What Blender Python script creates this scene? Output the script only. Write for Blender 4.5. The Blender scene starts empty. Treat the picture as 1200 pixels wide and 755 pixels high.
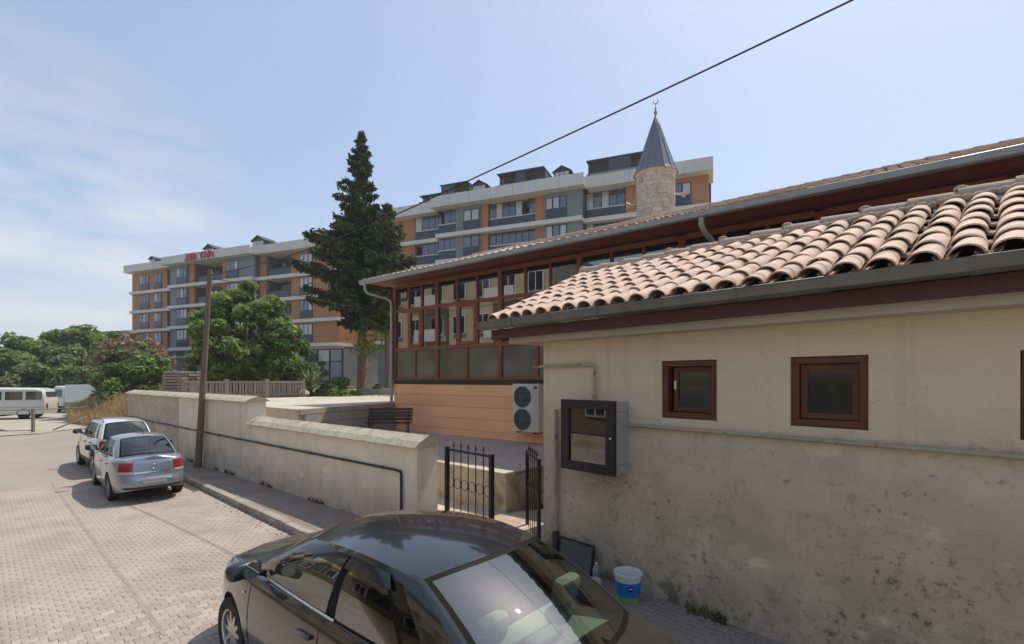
import bpy, bmesh, math, random
import numpy as np
from mathutils import Vector, Matrix
random.seed(7); rng = np.random.default_rng(7)
R = math.radians
scn = bpy.context.scene
COL = scn.collection

# ------------------------------------------------------------------ camera
cam_d = bpy.data.cameras.new("camera"); cam = bpy.data.objects.new("camera", cam_d); COL.objects.link(cam)
cam.location = (0, 0, 2.9); cam.rotation_euler = (R(90), 0, 0)
cam_d.sensor_fit = 'HORIZONTAL'; cam_d.sensor_width = 36; cam_d.lens = 36 * 570 / 1200
cam_d.shift_y = 67.5 / 1200; cam_d.clip_start = 0.05; cam_d.clip_end = 4000
scn.camera = cam

# ------------------------------------------------------------------ sun, sky, exposure
SUN_AZ = math.atan2(0.72, 0.69)          # clockwise from +Y
SUN_EL = R(62)
sd = bpy.data.lights.new("sun", 'SUN'); sd.energy = 3.3; sd.angle = R(0.55); sd.color = (1.0, 0.93, 0.82)
so = bpy.data.objects.new("sun", sd); COL.objects.link(so)
sv = Vector((math.sin(SUN_AZ) * math.cos(SUN_EL), math.cos(SUN_AZ) * math.cos(SUN_EL), math.sin(SUN_EL)))
so.rotation_euler = sv.to_track_quat('Z', 'Y').to_euler(); so.location = (20, 20, 40)

w = bpy.data.worlds.new("World"); scn.world = w; w.use_nodes = True
nt = w.node_tree; nt.nodes.clear()
def N(nt, t, **k):
    n = nt.nodes.new(t)
    for a, b in k.items(): setattr(n, a, b)
    return n
out = N(nt, 'ShaderNodeOutputWorld'); bg = N(nt, 'ShaderNodeBackground'); sky = N(nt, 'ShaderNodeTexSky')
sky.sky_type = 'NISHITA'; sky.sun_disc = False; sky.sun_elevation = SUN_EL; sky.sun_rotation = SUN_AZ
sky.air_density = 1.0; sky.dust_density = 1.7; sky.ozone_density = 1.6; sky.altitude = 100
tc = N(nt, 'ShaderNodeTexCoord'); mp = N(nt, 'ShaderNodeMapping'); mp.inputs['Scale'].default_value = (1.0, 1.0, 2.6)
mp.inputs['Location'].default_value = (0.35, 0.1, 0.0)
no = N(nt, 'ShaderNodeTexNoise'); no.inputs['Scale'].default_value = 2.3; no.inputs['Detail'].default_value = 7; no.inputs['Roughness'].default_value = 0.55
cr = N(nt, 'ShaderNodeValToRGB'); cr.color_ramp.elements[0].position = 0.40; cr.color_ramp.elements[1].position = 0.66
cr.color_ramp.elements[1].color = (0.75, 0.75, 0.75, 1)
sx = N(nt, 'ShaderNodeSeparateXYZ'); mr = N(nt, 'ShaderNodeMapRange')
mr.inputs[1].default_value = 0.02; mr.inputs[2].default_value = 0.36; mr.inputs[3].default_value = .42; mr.inputs[4].default_value = 0.04
mu = N(nt, 'ShaderNodeMath', operation='MULTIPLY')
mx = N(nt, 'ShaderNodeMix', data_type='RGBA'); mx.inputs[7].default_value = (5.7, 5.7, 5.85, 1)
hz = N(nt, 'ShaderNodeMix', data_type='RGBA'); hz.inputs[0].default_value = 0.30; hz.inputs[7].default_value = (5.0, 5.9, 7.4, 1)
L = nt.links.new
L(tc.outputs['Generated'], mp.inputs[0]); L(mp.outputs[0], no.inputs['Vector']); L(no.outputs[0], cr.inputs[0])
L(tc.outputs['Generated'], sx.inputs[0]); L(sx.outputs[2], mr.inputs[0]); L(cr.outputs[0], mu.inputs[0]); L(mr.outputs[0], mu.inputs[1])
L(sky.outputs[0], hz.inputs[6]); L(hz.outputs[2], mx.inputs[6]); L(mu.outputs[0], mx.inputs[0])
# a soft cloud bank low in the west
dt = N(nt, 'ShaderNodeVectorMath', operation='DOT_PRODUCT'); nrm = N(nt, 'ShaderNodeVectorMath', operation='NORMALIZE'); dt.inputs[1].default_value = Vector((-.67, .71, .19)).normalized()
br_ = N(nt, 'ShaderNodeMapRange'); br_.inputs[1].default_value = .955; br_.inputs[2].default_value = .999; n3 = N(nt, 'ShaderNodeTexNoise'); n3.inputs['Scale'].default_value = 4.0; n3.inputs['Detail'].default_value = 5
m3 = N(nt, 'ShaderNodeMapping'); m3.inputs['Scale'].default_value = (1, 1, 3.2); c3 = N(nt, 'ShaderNodeMapRange'); c3.inputs[1].default_value = .38; c3.inputs[2].default_value = .66; c3.inputs[4].default_value = .75; mm3 = N(nt, 'ShaderNodeMath', operation='MULTIPLY')
L(tc.outputs['Generated'], nrm.inputs[0]); L(nrm.outputs[0], dt.inputs[0]); L(dt.outputs['Value'], br_.inputs[0]); L(tc.outputs['Generated'], m3.inputs[0]); L(m3.outputs[0], n3.inputs['Vector']); L(n3.outputs[0], c3.inputs[0]); L(br_.outputs[0], mm3.inputs[0]); L(c3.outputs[0], mm3.inputs[1])
mx3 = N(nt, 'ShaderNodeMix', data_type='RGBA'); mx3.inputs[7].default_value = (5.9, 5.85, 5.95, 1); L(mm3.outputs[0], mx3.inputs[0]); L(mx.outputs[2], mx3.inputs[6]); L(mx3.outputs[2], bg.inputs[0]); bg.inputs[1].default_value = 0.122; L(bg.outputs[0], out.inputs[0])
vs = scn.view_settings; vs.view_transform = 'Standard'; vs.look = 'None'; vs.exposure = 0.32; vs.gamma = 1; vs.use_curve_mapping = False
scn.cycles.max_bounces = 7; scn.cycles.diffuse_bounces = 4; scn.cycles.glossy_bounces = 4; scn.cycles.transparent_max_bounces = 12
scn.cycles.use_denoising = True

# ------------------------------------------------------------------ materials
MATS = {}
def mat(name, col, rough=0.7, var=0.0, vs_=2.0, bump=0.0, bs=40.0, metal=0.0, coat=0.0, spec=0.5, rand=0.0, col2=None, c2=(0.5, 0.65), c2s=1.5, stretch=(1, 1, 1), world=False, dust=0.0, detail=6):
    """one procedural material: base colour, noise variation, a second colour in patches, relief, per-object variation"""
    if name in MATS: return MATS[name]
    m = bpy.data.materials.new(name); m.use_nodes = True; t = m.node_tree; b = t.nodes['Principled BSDF']; l = t.links.new
    b.inputs['Roughness'].default_value = rough; b.inputs['Metallic'].default_value = metal
    b.inputs['Coat Weight'].default_value = coat; b.inputs['Coat Roughness'].default_value = 0.04
    b.inputs['Specular IOR Level'].default_value = spec
    b.inputs['Base Color'].default_value = (*col, 1)
    if world: co = N(t, 'ShaderNodeNewGeometry').outputs['Position']
    else: co = N(t, 'ShaderNodeTexCoord').outputs['Object']
    mpp = N(t, 'ShaderNodeMapping'); mpp.inputs['Scale'].default_value = stretch; l(co, mpp.inputs[0]); vec = mpp.outputs[0]
    cur = None
    if rand:
        oi = N(t, 'ShaderNodeObjectInfo')
        ad = N(t, 'ShaderNodeVectorMath', operation='ADD'); sc_ = N(t, 'ShaderNodeVectorMath', operation='SCALE'); sc_.inputs['Scale'].default_value = 37.0
        cb = N(t, 'ShaderNodeCombineXYZ'); l(oi.outputs['Random'], cb.inputs[0]); l(oi.outputs['Random'], cb.inputs[1]); l(cb.outputs[0], sc_.inputs[0])
        l(vec, ad.inputs[0]); l(sc_.outputs[0], ad.inputs[1]); vec = ad.outputs[0]
    def rgb(c): 
        n = N(t, 'ShaderNodeRGB'); n.outputs[0].default_value = (*c, 1); return n.outputs[0]
    cur = rgb(col)
    if col2 is not None:
        n2 = N(t, 'ShaderNodeTexNoise'); n2.inputs['Scale'].default_value = c2s; n2.inputs['Detail'].default_value = detail; n2.inputs['Roughness'].default_value = 0.62; l(vec, n2.inputs['Vector'])
        rp = N(t, 'ShaderNodeMapRange'); rp.inputs[1].default_value = c2[0]; rp.inputs[2].default_value = c2[1]; l(n2.outputs[0], rp.inputs[0])
        mm = N(t, 'ShaderNodeMix', data_type='RGBA'); l(rp.outputs[0], mm.inputs[0]); l(cur, mm.inputs[6]); mm.inputs[7].default_value = (*col2, 1); cur = mm.outputs[2]
    if var or rand:
        hs = N(t, 'ShaderNodeHueSaturation'); l(cur, hs.inputs['Color'])
        val = None
        if var:
            n1 = N(t, 'ShaderNodeTexNoise'); n1.inputs['Scale'].default_value = vs_; n1.inputs['Detail'].default_value = 7; n1.inputs['Roughness'].default_value = 0.6; l(vec, n1.inputs['Vector'])
            r1 = N(t, 'ShaderNodeMapRange'); r1.inputs[1].default_value = 0.25; r1.inputs[2].default_value = 0.75; r1.inputs[3].default_value = 1 - var; r1.inputs[4].default_value = 1 + var; l(n1.outputs[0], r1.inputs[0]); val = r1.outputs[0]
        if rand:
            r2 = N(t, 'ShaderNodeMapRange'); r2.inputs[3].default_value = 1 - rand; r2.inputs[4].default_value = 1 + rand; l(oi.outputs['Random'], r2.inputs[0])
            if val is None: val = r2.outputs[0]
            else:
                mq = N(t, 'ShaderNodeMath', operation='MULTIPLY'); l(val, mq.inputs[0]); l(r2.outputs[0], mq.inputs[1]); val = mq.outputs[0]
        l(val, hs.inputs['Value']); cur = hs.outputs[0]
    if dust:   # settled dust on faces that look up: stays put whatever the light
        g = N(t, 'ShaderNodeNewGeometry'); sp = N(t, 'ShaderNodeSeparateXYZ'); l(g.outputs['Normal'], sp.inputs[0])
        nn = N(t, 'ShaderNodeTexNoise'); nn.inputs['Scale'].default_value = 2.2; nn.inputs['Detail'].default_value = 6; l(co, nn.inputs['Vector'])
        r3 = N(t, 'ShaderNodeMapRange'); r3.inputs[1].default_value = 0.2; r3.inputs[2].default_value = 1.0; r3.inputs[4].default_value = dust; l(sp.outputs[2], r3.inputs[0])
        r4 = N(t, 'ShaderNodeMapRange'); r4.inputs[1].default_value = 0.3; r4.inputs[2].default_value = 0.7; r4.inputs[3].default_value = 0.35; r4.inputs[4].default_value = 1.0; l(nn.outputs[0], r4.inputs[0])
        mq = N(t, 'ShaderNodeMath', operation='MULTIPLY'); l(r3.outputs[0], mq.inputs[0]); l(r4.outputs[0], mq.inputs[1])
        mm = N(t, 'ShaderNodeMix', data_type='RGBA'); l(mq.outputs[0], mm.inputs[0]); l(cur, mm.inputs[6]); mm.inputs[7].default_value = (0.33, 0.32, 0.30, 1); cur = mm.outputs[2]
        rr = N(t, 'ShaderNodeMapRange'); rr.inputs[3].default_value = 0.05; rr.inputs[4].default_value = 0.45; l(mq.outputs[0], rr.inputs[0]); l(rr.outputs[0], b.inputs['Coat Roughness'])
    l(cur, b.inputs['Base Color'])
    if bump:
        nb = N(t, 'ShaderNodeTexNoise'); nb.inputs['Scale'].default_value = bs; nb.inputs['Detail'].default_value = 5; l(vec, nb.inputs['Vector'])
        bp = N(t, 'ShaderNodeBump'); bp.inputs['Strength'].default_value = bump; bp.inputs['Distance'].default_value = 0.02; l(nb.outputs[0], bp.inputs['Height']); l(bp.outputs[0], b.inputs['Normal'])
    MATS[name] = m; return m

def glass(name, tint, refl=0.25, see=1.0, rough=0.01, body=None, blend=0.32, cap=1.0):
    """window glass: fresnel-like reflection over a tinted see-through (or dark) body"""
    if name in MATS: return MATS[name]
    m = bpy.data.materials.new(name); m.use_nodes = True; t = m.node_tree; t.nodes.clear(); l = t.links.new
    o = N(t, 'ShaderNodeOutputMaterial'); gl = N(t, 'ShaderNodeBsdfGlossy'); gl.inputs['Roughness'].default_value = rough
    lw = N(t, 'ShaderNodeLayerWeight'); lw.inputs[0].default_value = blend
    r = N(t, 'ShaderNodeMapRange'); r.inputs[3].default_value = refl; r.inputs[4].default_value = cap; l(lw.outputs['Fresnel'], r.inputs[0])
    if body is None:
        tr = N(t, 'ShaderNodeBsdfTransparent'); tr.inputs[0].default_value = (*tint, 1); base = tr
    else:
        base = N(t, 'ShaderNodeBsdfDiffuse'); base.inputs[0].default_value = (*body, 1)
    ms = N(t, 'ShaderNodeMixShader'); l(r.outputs[0], ms.inputs[0]); l(base.outputs[0], ms.inputs[1]); l(gl.outputs[0], ms.inputs[2]); l(ms.outputs[0], o.inputs[0])
    MATS[name] = m; return m

def leaf_mat(name, col, col2, scale=0.5, trans=0.35):
    if name in MATS: return MATS[name]
    m = bpy.data.materials.new(name); m.use_nodes = True; t = m.node_tree; t.nodes.clear(); l = t.links.new
    o = N(t, 'ShaderNodeOutputMaterial'); d = N(t, 'ShaderNodeBsdfPrincipled'); d.inputs['Roughness'].default_value = 0.55; d.inputs['Specular IOR Level'].default_value = 0.3
    tr = N(t, 'ShaderNodeBsdfTranslucent'); ms = N(t, 'ShaderNodeMixShader'); ms.inputs[0].default_value = trans
    g = N(t, 'ShaderNodeNewGeometry'); n1 = N(t, 'ShaderNodeTexNoise'); n1.inputs['Scale'].default_value = scale; n1.inputs['Detail'].default_value = 4; l(g.outputs['Position'], n1.inputs['Vector'])
    n2 = N(t, 'ShaderNodeTexWhiteNoise'); n2.noise_dimensions = '3D'
    sn = N(t, 'ShaderNodeVectorMath', operation='SNAP'); sn.inputs[1].default_value = (.35, .35, .35); l(g.outputs['Position'], sn.inputs[0]); l(sn.outputs[0], n2.inputs[0])
    ad = N(t, 'ShaderNodeMath', operation='MULTIPLY_ADD'); ad.inputs[1].default_value = 0.4; l(n2.outputs['Value'], ad.inputs[0]); l(n1.outputs[0], ad.inputs[2])
    r = N(t, 'ShaderNodeMapRange'); r.inputs[1].default_value = 0.45; r.inputs[2].default_value = 0.95; l(ad.outputs[0], r.inputs[0])
    mm = N(t, 'ShaderNodeMix', data_type='RGBA'); l(r.outputs[0], mm.inputs[0]); mm.inputs[6].default_value = (*col, 1); mm.inputs[7].default_value = (*col2, 1)
    l(mm.outputs[2], d.inputs['Base Color']); l(mm.outputs[2], tr.inputs[0]); l(d.outputs[0], ms.inputs[1]); l(tr.outputs[0], ms.inputs[2]); l(ms.outputs[0], o.inputs[0])
    MATS[name] = m; return m

# ------------------------------------------------------------------ mesh helpers
class MB:
    def __init__(s): s.v = []; s.f = []
    def add(s, v, f):
        o = len(s.v); s.v += [tuple(p) for p in v]; s.f += [tuple(i + o for i in q) for q in f]; return s
    def box(s, x0, x1, y0, y1, z0, z1):
        return s.add([(x0, y0, z0), (x1, y0, z0), (x1, y1, z0), (x0, y1, z0), (x0, y0, z1), (x1, y0, z1), (x1, y1, z1), (x0, y1, z1)],
                     [(0, 3, 2, 1), (4, 5, 6, 7), (0, 1, 5, 4), (1, 2, 6, 5), (2, 3, 7, 6), (3, 0, 4, 7)])
    def bbox(s, x0, x1, y0, y1, z0, z1, b):
        """box with chamfered edges"""
        c = ((x0 + x1) / 2, (y0 + y1) / 2, (z0 + z1) / 2); h = ((x1 - x0) / 2, (y1 - y0) / 2, (z1 - z0) / 2); b = min(b, *[q * .98 for q in h])
        bm = bmesh.new(); bmesh.ops.create_cube(bm, size=1)
        for v in bm.verts: v.co = (c[0] + v.co.x * 2 * h[0], c[1] + v.co.y * 2 * h[1], c[2] + v.co.z * 2 * h[2])
        bmesh.ops.bevel(bm, geom=bm.edges[:], offset=b, segments=2, affect='EDGES', profile=.5)
        return s.bm(bm)
    def bm(s, bm, M=None):
        bm.verts.index_update(); vv = [(M @ v.co if M else v.co.copy()) for v in bm.verts]; ff = [[v.index for v in f.verts] for f in bm.faces]; bm.free(); return s.add(vv, ff)
    def tube(s, pts, r, n=8, caps=True):
        pts = [Vector(p) for p in pts]; rs = r if isinstance(r, (list, tuple)) else [r] * len(pts); vv = []; up = None
        for i, p in enumerate(pts):
            d = (pts[min(i + 1, len(pts) - 1)] - pts[max(i - 1, 0)])
            d = d.normalized() if d.length > 1e-9 else Vector((0, 0, 1))
            if up is None: up = d.orthogonal().normalized()
            up = (up - d * up.dot(d)); up = up.normalized() if up.length > 1e-6 else d.orthogonal().normalized()
            q = d.cross(up)
            for k in range(n):
                a = 2 * math.pi * k / n; vv.append(p + (up * math.cos(a) + q * math.sin(a)) * rs[i])
        ff = []
        for i in range(len(pts) - 1):
            for k in range(n): ff.append((i * n + k, i * n + (k + 1) % n, (i + 1) * n + (k + 1) % n, (i + 1) * n + k))
        if caps: ff.append(tuple(range(n - 1, -1, -1))); ff.append(tuple((len(pts) - 1) * n + k for k in range(n)))
        return s.add(vv, ff)
    def lathe(s, prof, n=24, c=(0, 0, 0), axis='Z', a0=0, a1=2 * math.pi):
        vv = []; full = abs(a1 - a0 - 2 * math.pi) < 1e-6; m = n if full else n + 1
        for r_, z in prof:
            for k in range(m):
                a = a0 + (a1 - a0) * k / n; x, y = r_ * math.cos(a), r_ * math.sin(a)
                p = {'Z': (x, y, z), 'Y': (x, z, y), 'X': (z, x, y)}[axis]; vv.append((p[0] + c[0], p[1] + c[1], p[2] + c[2]))
        ff = []
        for i in range(len(prof) - 1):
            for k in range(n):
                k2 = (k + 1) % m; q = (i * m + k, i * m + k2, (i + 1) * m + k2, (i + 1) * m + k); ff.append(q if axis != 'Y' else q[::-1])
        return s.add(vv, ff)
    def prism(s, poly, z0, z1):
        n = len(poly); return s.add([(x, y, z0) for x, y in poly] + [(x, y, z1) for x, y in poly],
            [tuple(range(n - 1, -1, -1)), tuple(range(n, 2 * n))] + [(i, (i + 1) % n, n + (i + 1) % n, n + i) for i in range(n)])
    def extr(s, poly, x0, x1):
        """polygon in (y,z) extruded along x"""
        n = len(poly); return s.add([(x0, y, z) for y, z in poly] + [(x1, y, z) for y, z in poly],
            [tuple(range(n)), tuple(range(2 * n - 1, n - 1, -1))] + [(i + n, (i + 1) % n + n, (i + 1) % n, i) for i in range(n)])
    def grid(s, P):
        nj = len(P[0]); vv = [p for row in P for p in row]
        return s.add(vv, [(i * nj + j, i * nj + j + 1, (i + 1) * nj + j + 1, (i + 1) * nj + j) for i in range(len(P) - 1) for j in range(nj - 1)])
    def ball(s, c, r, seg=12, rings=8):
        r = r if isinstance(r, (tuple, list)) else (r, r, r); bm = bmesh.new(); bmesh.ops.create_uvsphere(bm, u_segments=seg, v_segments=rings, radius=1)
        for v in bm.verts: v.co = (c[0] + v.co.x * r[0], c[1] + v.co.y * r[1], c[2] + v.co.z * r[2])
        return s.bm(bm)
    def mesh(s, name, m, smooth=False, weld=False, fixn=False):
        me = bpy.data.meshes.new(name); me.from_pydata(s.v, [], s.f)
        if weld or fixn:
            bm = bmesh.new(); bm.from_mesh(me)
            if weld: bmesh.ops.remove_doubles(bm, verts=bm.verts, dist=0.0015)
            if fixn: bmesh.ops.recalc_face_normals(bm, faces=bm.faces)
            bm.to_mesh(me); bm.free()
        if m: me.materials.append(m)
        if smooth is True: me.polygons.foreach_set('use_smooth', [True] * len(me.polygons))
        elif smooth: me.polygons.foreach_set('use_smooth', [True] * len(me.polygons)); me.set_sharp_from_angle(angle=R(smooth))
        me.update(); return me
    def build(s, name, m, parent=None, smooth=False, weld=False, fixn=False, kind=None, label=None):
        return link(s.mesh(name, m, smooth, weld, fixn), name, parent, kind, label)
def build2(mb, name, m, parent=None, smooth=False):
    """the left and the right copy of a part as two objects"""
    for sg in (1, -1):
        q = MB(); keep = [f for f in mb.f if sg * sum(mb.v[i][1] for i in f) > 0]; ids = {}
        for f in keep:
            for i in f: ids.setdefault(i, len(ids))
        if keep: q.add([mb.v[i] for i in ids], [tuple(ids[i] for i in f) for f in keep]).build(name, m, parent, smooth)
def link(me, name, parent=None, kind=None, label=None, loc=None, rot=None):
    o = bpy.data.objects.new(name, me); COL.objects.link(o)
    if parent: o.parent = parent
    if kind: o['kind'] = kind
    if label: o['label'] = label
    if loc is not None: o.location = loc
    if rot is not None: o.rotation_euler = rot
    return o
def tag(o, label, cat, group=None):
    o['label'] = label; o['category'] = cat
    if group: o['group'] = group
    return o
def empty(name, label, cat, loc=(0, 0, 0), rz=0, group=None, rot=None):
    o = bpy.data.objects.new(name, None); COL.objects.link(o); o.location = loc; o.rotation_euler = rot if rot else (0, 0, rz); o.empty_display_size = .2
    return tag(o, label, cat, group)
def npmesh(name, V, F, m, smooth=False):
    """numpy verts (n,3), faces (k,4) or (k,3)"""
    me = bpy.data.meshes.new(name); V = np.asarray(V, np.float32); F = np.asarray(F, np.int32); k = F.shape[1]
    me.vertices.add(len(V)); me.vertices.foreach_set('co', V.ravel()); me.loops.add(F.size); me.loops.foreach_set('vertex_index', F.ravel())
    me.polygons.add(len(F)); me.polygons.foreach_set('loop_start', np.arange(0, F.size, k, dtype=np.int32)); me.polygons.foreach_set('loop_total', np.full(len(F), k, np.int32))
    if smooth: me.polygons.foreach_set('use_smooth', np.ones(len(F), bool))
    me.materials.append(m); me.update(calc_edges=True); return me
def repeat(vv, ff, mats):
    """many copies of one small mesh joined: vv (n,3), ff list of quads, mats list of (3x3, loc)"""
    vv = np.asarray(vv); n = len(vv); V = np.concatenate([vv @ np.asarray(m).T + np.asarray(p) for m, p in mats])
    ff = np.asarray(ff); F = np.concatenate([ff + i * n for i in range(len(mats))]); return V, F
# where the three parked cars stand, and the way each one points
BLACK_C, BLACK_H = (-1.136, 4.586, 0), (-0.7496, 0.6618)
SILVER_C, SILVER_H = (-10.039, 12.99, 0), (-0.7272, 0.6865)
JEEP_C, JEEP_H = (-13.312, 16.243, 0), (-0.7523, 0.6588)
HAZE = .0007
# ------------------------------------------------------------------ ground, road, pavement
def sheet(name, poly, z, m, sub=0):
    o = MB().add([(x, y, z) for x, y in poly], [tuple(range(len(poly)))]).build(name, m, kind='structure'); return o
earth_m = mat('dry_earth', (.33, .28, .20), .95, var=.25, vs_=.4, col2=(.20, .19, .09), c2=(.5, .62), c2s=.35, world=True, bump=.3, bs=8)
asph_m = mat('worn_asphalt', (.325, .28, .235), .9, var=.14, vs_=.6, col2=(.27, .235, .20), c2=(.48, .62), c2s=.3, world=True, bump=.25, bs=30)
K = Vector((-4.04, 9.03)); TS = Vector((-.741, .671)); NS = Vector((-.671, -.741))     # kerb point, along the street, across it
def SP(a, c): p = K + TS * a + NS * c; return (p.x, p.y)
STREET_A = math.atan2(TS.y, TS.x)
sheet('ground', [(-1500, -1500), (1500, -1500), (1500, 1500), (-1500, 1500)], -.06, earth_m)
sheet('road', [SP(-60, -6.0), SP(-60, 8.2), SP(70, 8.2), SP(70, -.3), SP(20.5, -.3), SP(20.5, -6.0)], 0, asph_m)
# sandy forecourt beyond the end of the street, raised a kerb's height
lot_m = mat('pale_dirt_lot', (.40, .36, .30), .95, var=.2, vs_=.5, col2=(.30, .26, .18), c2=(.5, .65), c2s=.5, world=True, bump=.3, bs=12)
LOT = [(-60, 14), (-34, 23.6), (-26.0, 24.7), (-25.1, 25.8), (-25.3, 28.2), (-24.4, 29.8), (-21.5, 27.5), (-17.2, 23.6), (-24, 60), (-140, 75), (-140, 14)]
MB().prism(LOT[::-1] if False else LOT, -.05, .06).build('dirt_lot', lot_m, kind='structure', fixn=True)

# paving blocks: toothed outline, laid in rows across the street
blk_m = mat('paving_block_concrete', (.375, .32, .265), .9, var=.22, vs_=1.1, rand=.10, col2=(.35, .288, .245), c2=(.46, .60), c2s=.35, world=True, bump=.35, bs=60)
blk_w = mat('paving_block_worn', (.375, .32, .265), .9, var=.22, vs_=1.1, col2=(.35, .288, .245), c2=(.46, .60), c2s=.35, world=True, bump=.35, bs=60)
def paver_shape(lx, ly, t, zz, ch=.006):
    hx, hy = lx / 2 - .0012, ly / 2 - .0012
    o = [(-hx, -hy), (-hx / 2, -hy + zz), (0, -hy), (hx / 2, -hy + zz), (hx, -hy), (hx, hy), (hx / 2, hy + zz), (0, hy), (-hx / 2, hy + zz), (-hx, hy)]
    i = [(x * (1 - ch / hx), y * (1 - ch / hy)) for x, y in o]; n = len(o)
    v = [(x, y, 0) for x, y in o] + [(x, y, t - .004) for x, y in o] + [(x, y, t) for x, y in i]
    f = [(k, (k + 1) % n, n + (k + 1) % n, n + k) for k in range(n)] + [(n + k, n + (k + 1) % n, 2 * n + (k + 1) % n, 2 * n + k) for k in range(n)]
    top = [(2 * n + 0, 2 * n + 1, 2 * n + 8, 2 * n + 9), (2 * n + 1, 2 * n + 2, 2 * n + 7, 2 * n + 8), (2 * n + 2, 2 * n + 3, 2 * n + 6, 2 * n + 7), (2 * n + 3, 2 * n + 4, 2 * n + 5, 2 * n + 6)]
    return v, f + top
PV, PF = paver_shape(.14, .108, .018, .010, .004)
pav = bpy.data.objects.new('paving', None); COL.objects.link(pav); pav['kind'] = 'structure'
cells = []
for i in range(-56, 88):
    for j in range(0, 54):
        a, c = i * .108, .075 + j * .14 + (.07 if i % 2 else 0)
        x, y = SP(a, c)
        if c > 7.3: continue
        if y < 1.2: continue
        u = x / y if y > .5 else -9
        d = math.hypot(x, y)
        covered = (lambda q: abs(q.dot(Vector(BLACK_H))) < 2.4 and abs(q.dot(Vector((-BLACK_H[1], BLACK_H[0])))) < .95)(Vector((x, y)) - Vector(BLACK_C[:2]))
        vis = -1.02 < u < .1 and 2.9 / y < .54 and not covered
        cells.append((0 if vis else 1, d, x, y, STREET_A + math.pi / 2))
cells.sort()
pm = MB().add(PV, PF).mesh('paver', blk_m)
for k, (vz, d, x, y, an) in enumerate(cells[:300]):
    link(pm, 'paver', pav, loc=(x, y, -.004 + random.uniform(-.0035, .003)), rot=(random.uniform(-.013, .013), random.uniform(-.013, .013), an))
ml = []
for vz, d, x, y, an in cells[300:]:
    Mx = Matrix.Rotation(an, 3, 'Z') @ Matrix.Rotation(random.uniform(-.014, .014), 3, 'X') @ Matrix.Rotation(random.uniform(-.012, .012), 3, 'Y'); ml.append((np.array(Mx), (x, y, -.004 + random.uniform(-.0035, .003))))
V_, F_ = repeat(PV, PF, ml); link(npmesh('pavers_beyond', V_, F_, blk_w), 'paver_field', pav, kind='stuff')
# shallow drain groove strip that runs along the middle of the street
gm = mat('groove_dirt', (.30, .25, .205), .95, var=.2, vs_=5)
g = MB()
for k in range(60):
    a0 = -2.5 + k * .2; g.box(a0, a0 + .198, 2.52 + .006 * math.sin(k * .5), 2.565 + .006 * math.sin(k * .5), .004, .0175)
o = g.build('drain_groove', gm, pav); o.location = (K.x, K.y, 0); o.rotation_euler = (0, 0, STREET_A); o.scale = (1, 1, 1)

# raised pavement with kerb stones and small dark bricks
walk_m = mat('pavement_bed', (.19, .17, .15), .95, var=.2, vs_=3, world=True)
wb_m = mat('pavement_brick', (.26, .215, .18), .9, var=.25, vs_=1.1, world=True, bump=.3, bs=50)
kerb_m = mat('kerb_concrete', (.33, .29, .24), .9, var=.22, vs_=3, rand=.12, bump=.5, bs=30, col2=(.24, .22, .18), c2=(.5, .62), c2s=4)
walk = MB().prism([SP(-9, -.16), SP(20.5, -.16), SP(20.5, -4.2), SP(-9, -4.2)][::-1], -.05, .115).build('pavement', walk_m, kind='structure', fixn=True)
kv = MB().bbox(-.392, .392, -.15, 0, -.05, .155, .022).mesh('kerb_stone', kerb_m, smooth=30)
for k in range(37):
    x, y = SP(-8.6 + k * .79, 0); link(kv, 'kerb_stone', walk, loc=(x, y, random.uniform(-.008, .006)), rot=(random.uniform(-.02, .02), random.uniform(-.006, .006), STREET_A + random.uniform(-.008, .008)))
BV, BF = paver_shape(.20, .10, .02, .0)
ml = []
for i in range(-44, 102):
    for j in range(0, 18):
        a, c = i * .2 + (.1 if j % 2 else 0), -.215 - j * .1
        x, y = SP(a, c)
        Mx = Matrix.Rotation(STREET_A, 3, 'Z') @ Matrix.Rotation(random.uniform(-.03, .03), 3, 'X') @ Matrix.Rotation(random.uniform(-.02, .02), 3, 'Y')
        ml.append((np.array(Mx), (x, y, .103 + random.uniform(-.003, .004))))
V_, F_ = repeat(BV, BF, ml); link(npmesh('pavement_bricks', V_, F_, wb_m), 'pavement_bricks', walk, kind='stuff')
# ------------------------------------------------------------------ cars
tyre_m = mat('tyre_rubber', (.018, .018, .019), .85, var=.2, vs_=8)
alloy_m = mat('alloy', (.55, .55, .56), .32, metal=.85, var=.1, vs_=5)
black_pl = mat('black_plastic', (.016, .016, .017), .5, var=.15, vs_=6)
seal_m = mat('rubber_seal', (.005, .005, .005), .6, spec=.12)
chrome_m = mat('chrome', (.75, .75, .76), .12, metal=1.0)
seat_m = mat('seat_cloth', (.30, .29, .26), .9, var=.15, vs_=12)
trim_m = mat('cabin_trim', (.14, .14, .13), .8, var=.1)
shelf_m = mat('parcel_shelf_felt', (.22, .23, .21), .95, var=.1, vs_=20)
red_m = mat('red_lens', (.27, .010, .012), .15, coat=.5, var=.15, vs_=20)
lens_m = mat('clear_lens', (.6, .6, .62), .1, coat=1.0, metal=.3)
plate_m = mat('plate_white', (.55, .56, .58), .4)
g_side = glass('glass_dark_tint', (.16, .18, .16), .03, 1, blend=.18, cap=.30)
g_rear = glass('glass_green_tint', (.70, .84, .74), .24, 1, blend=.28)

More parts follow.
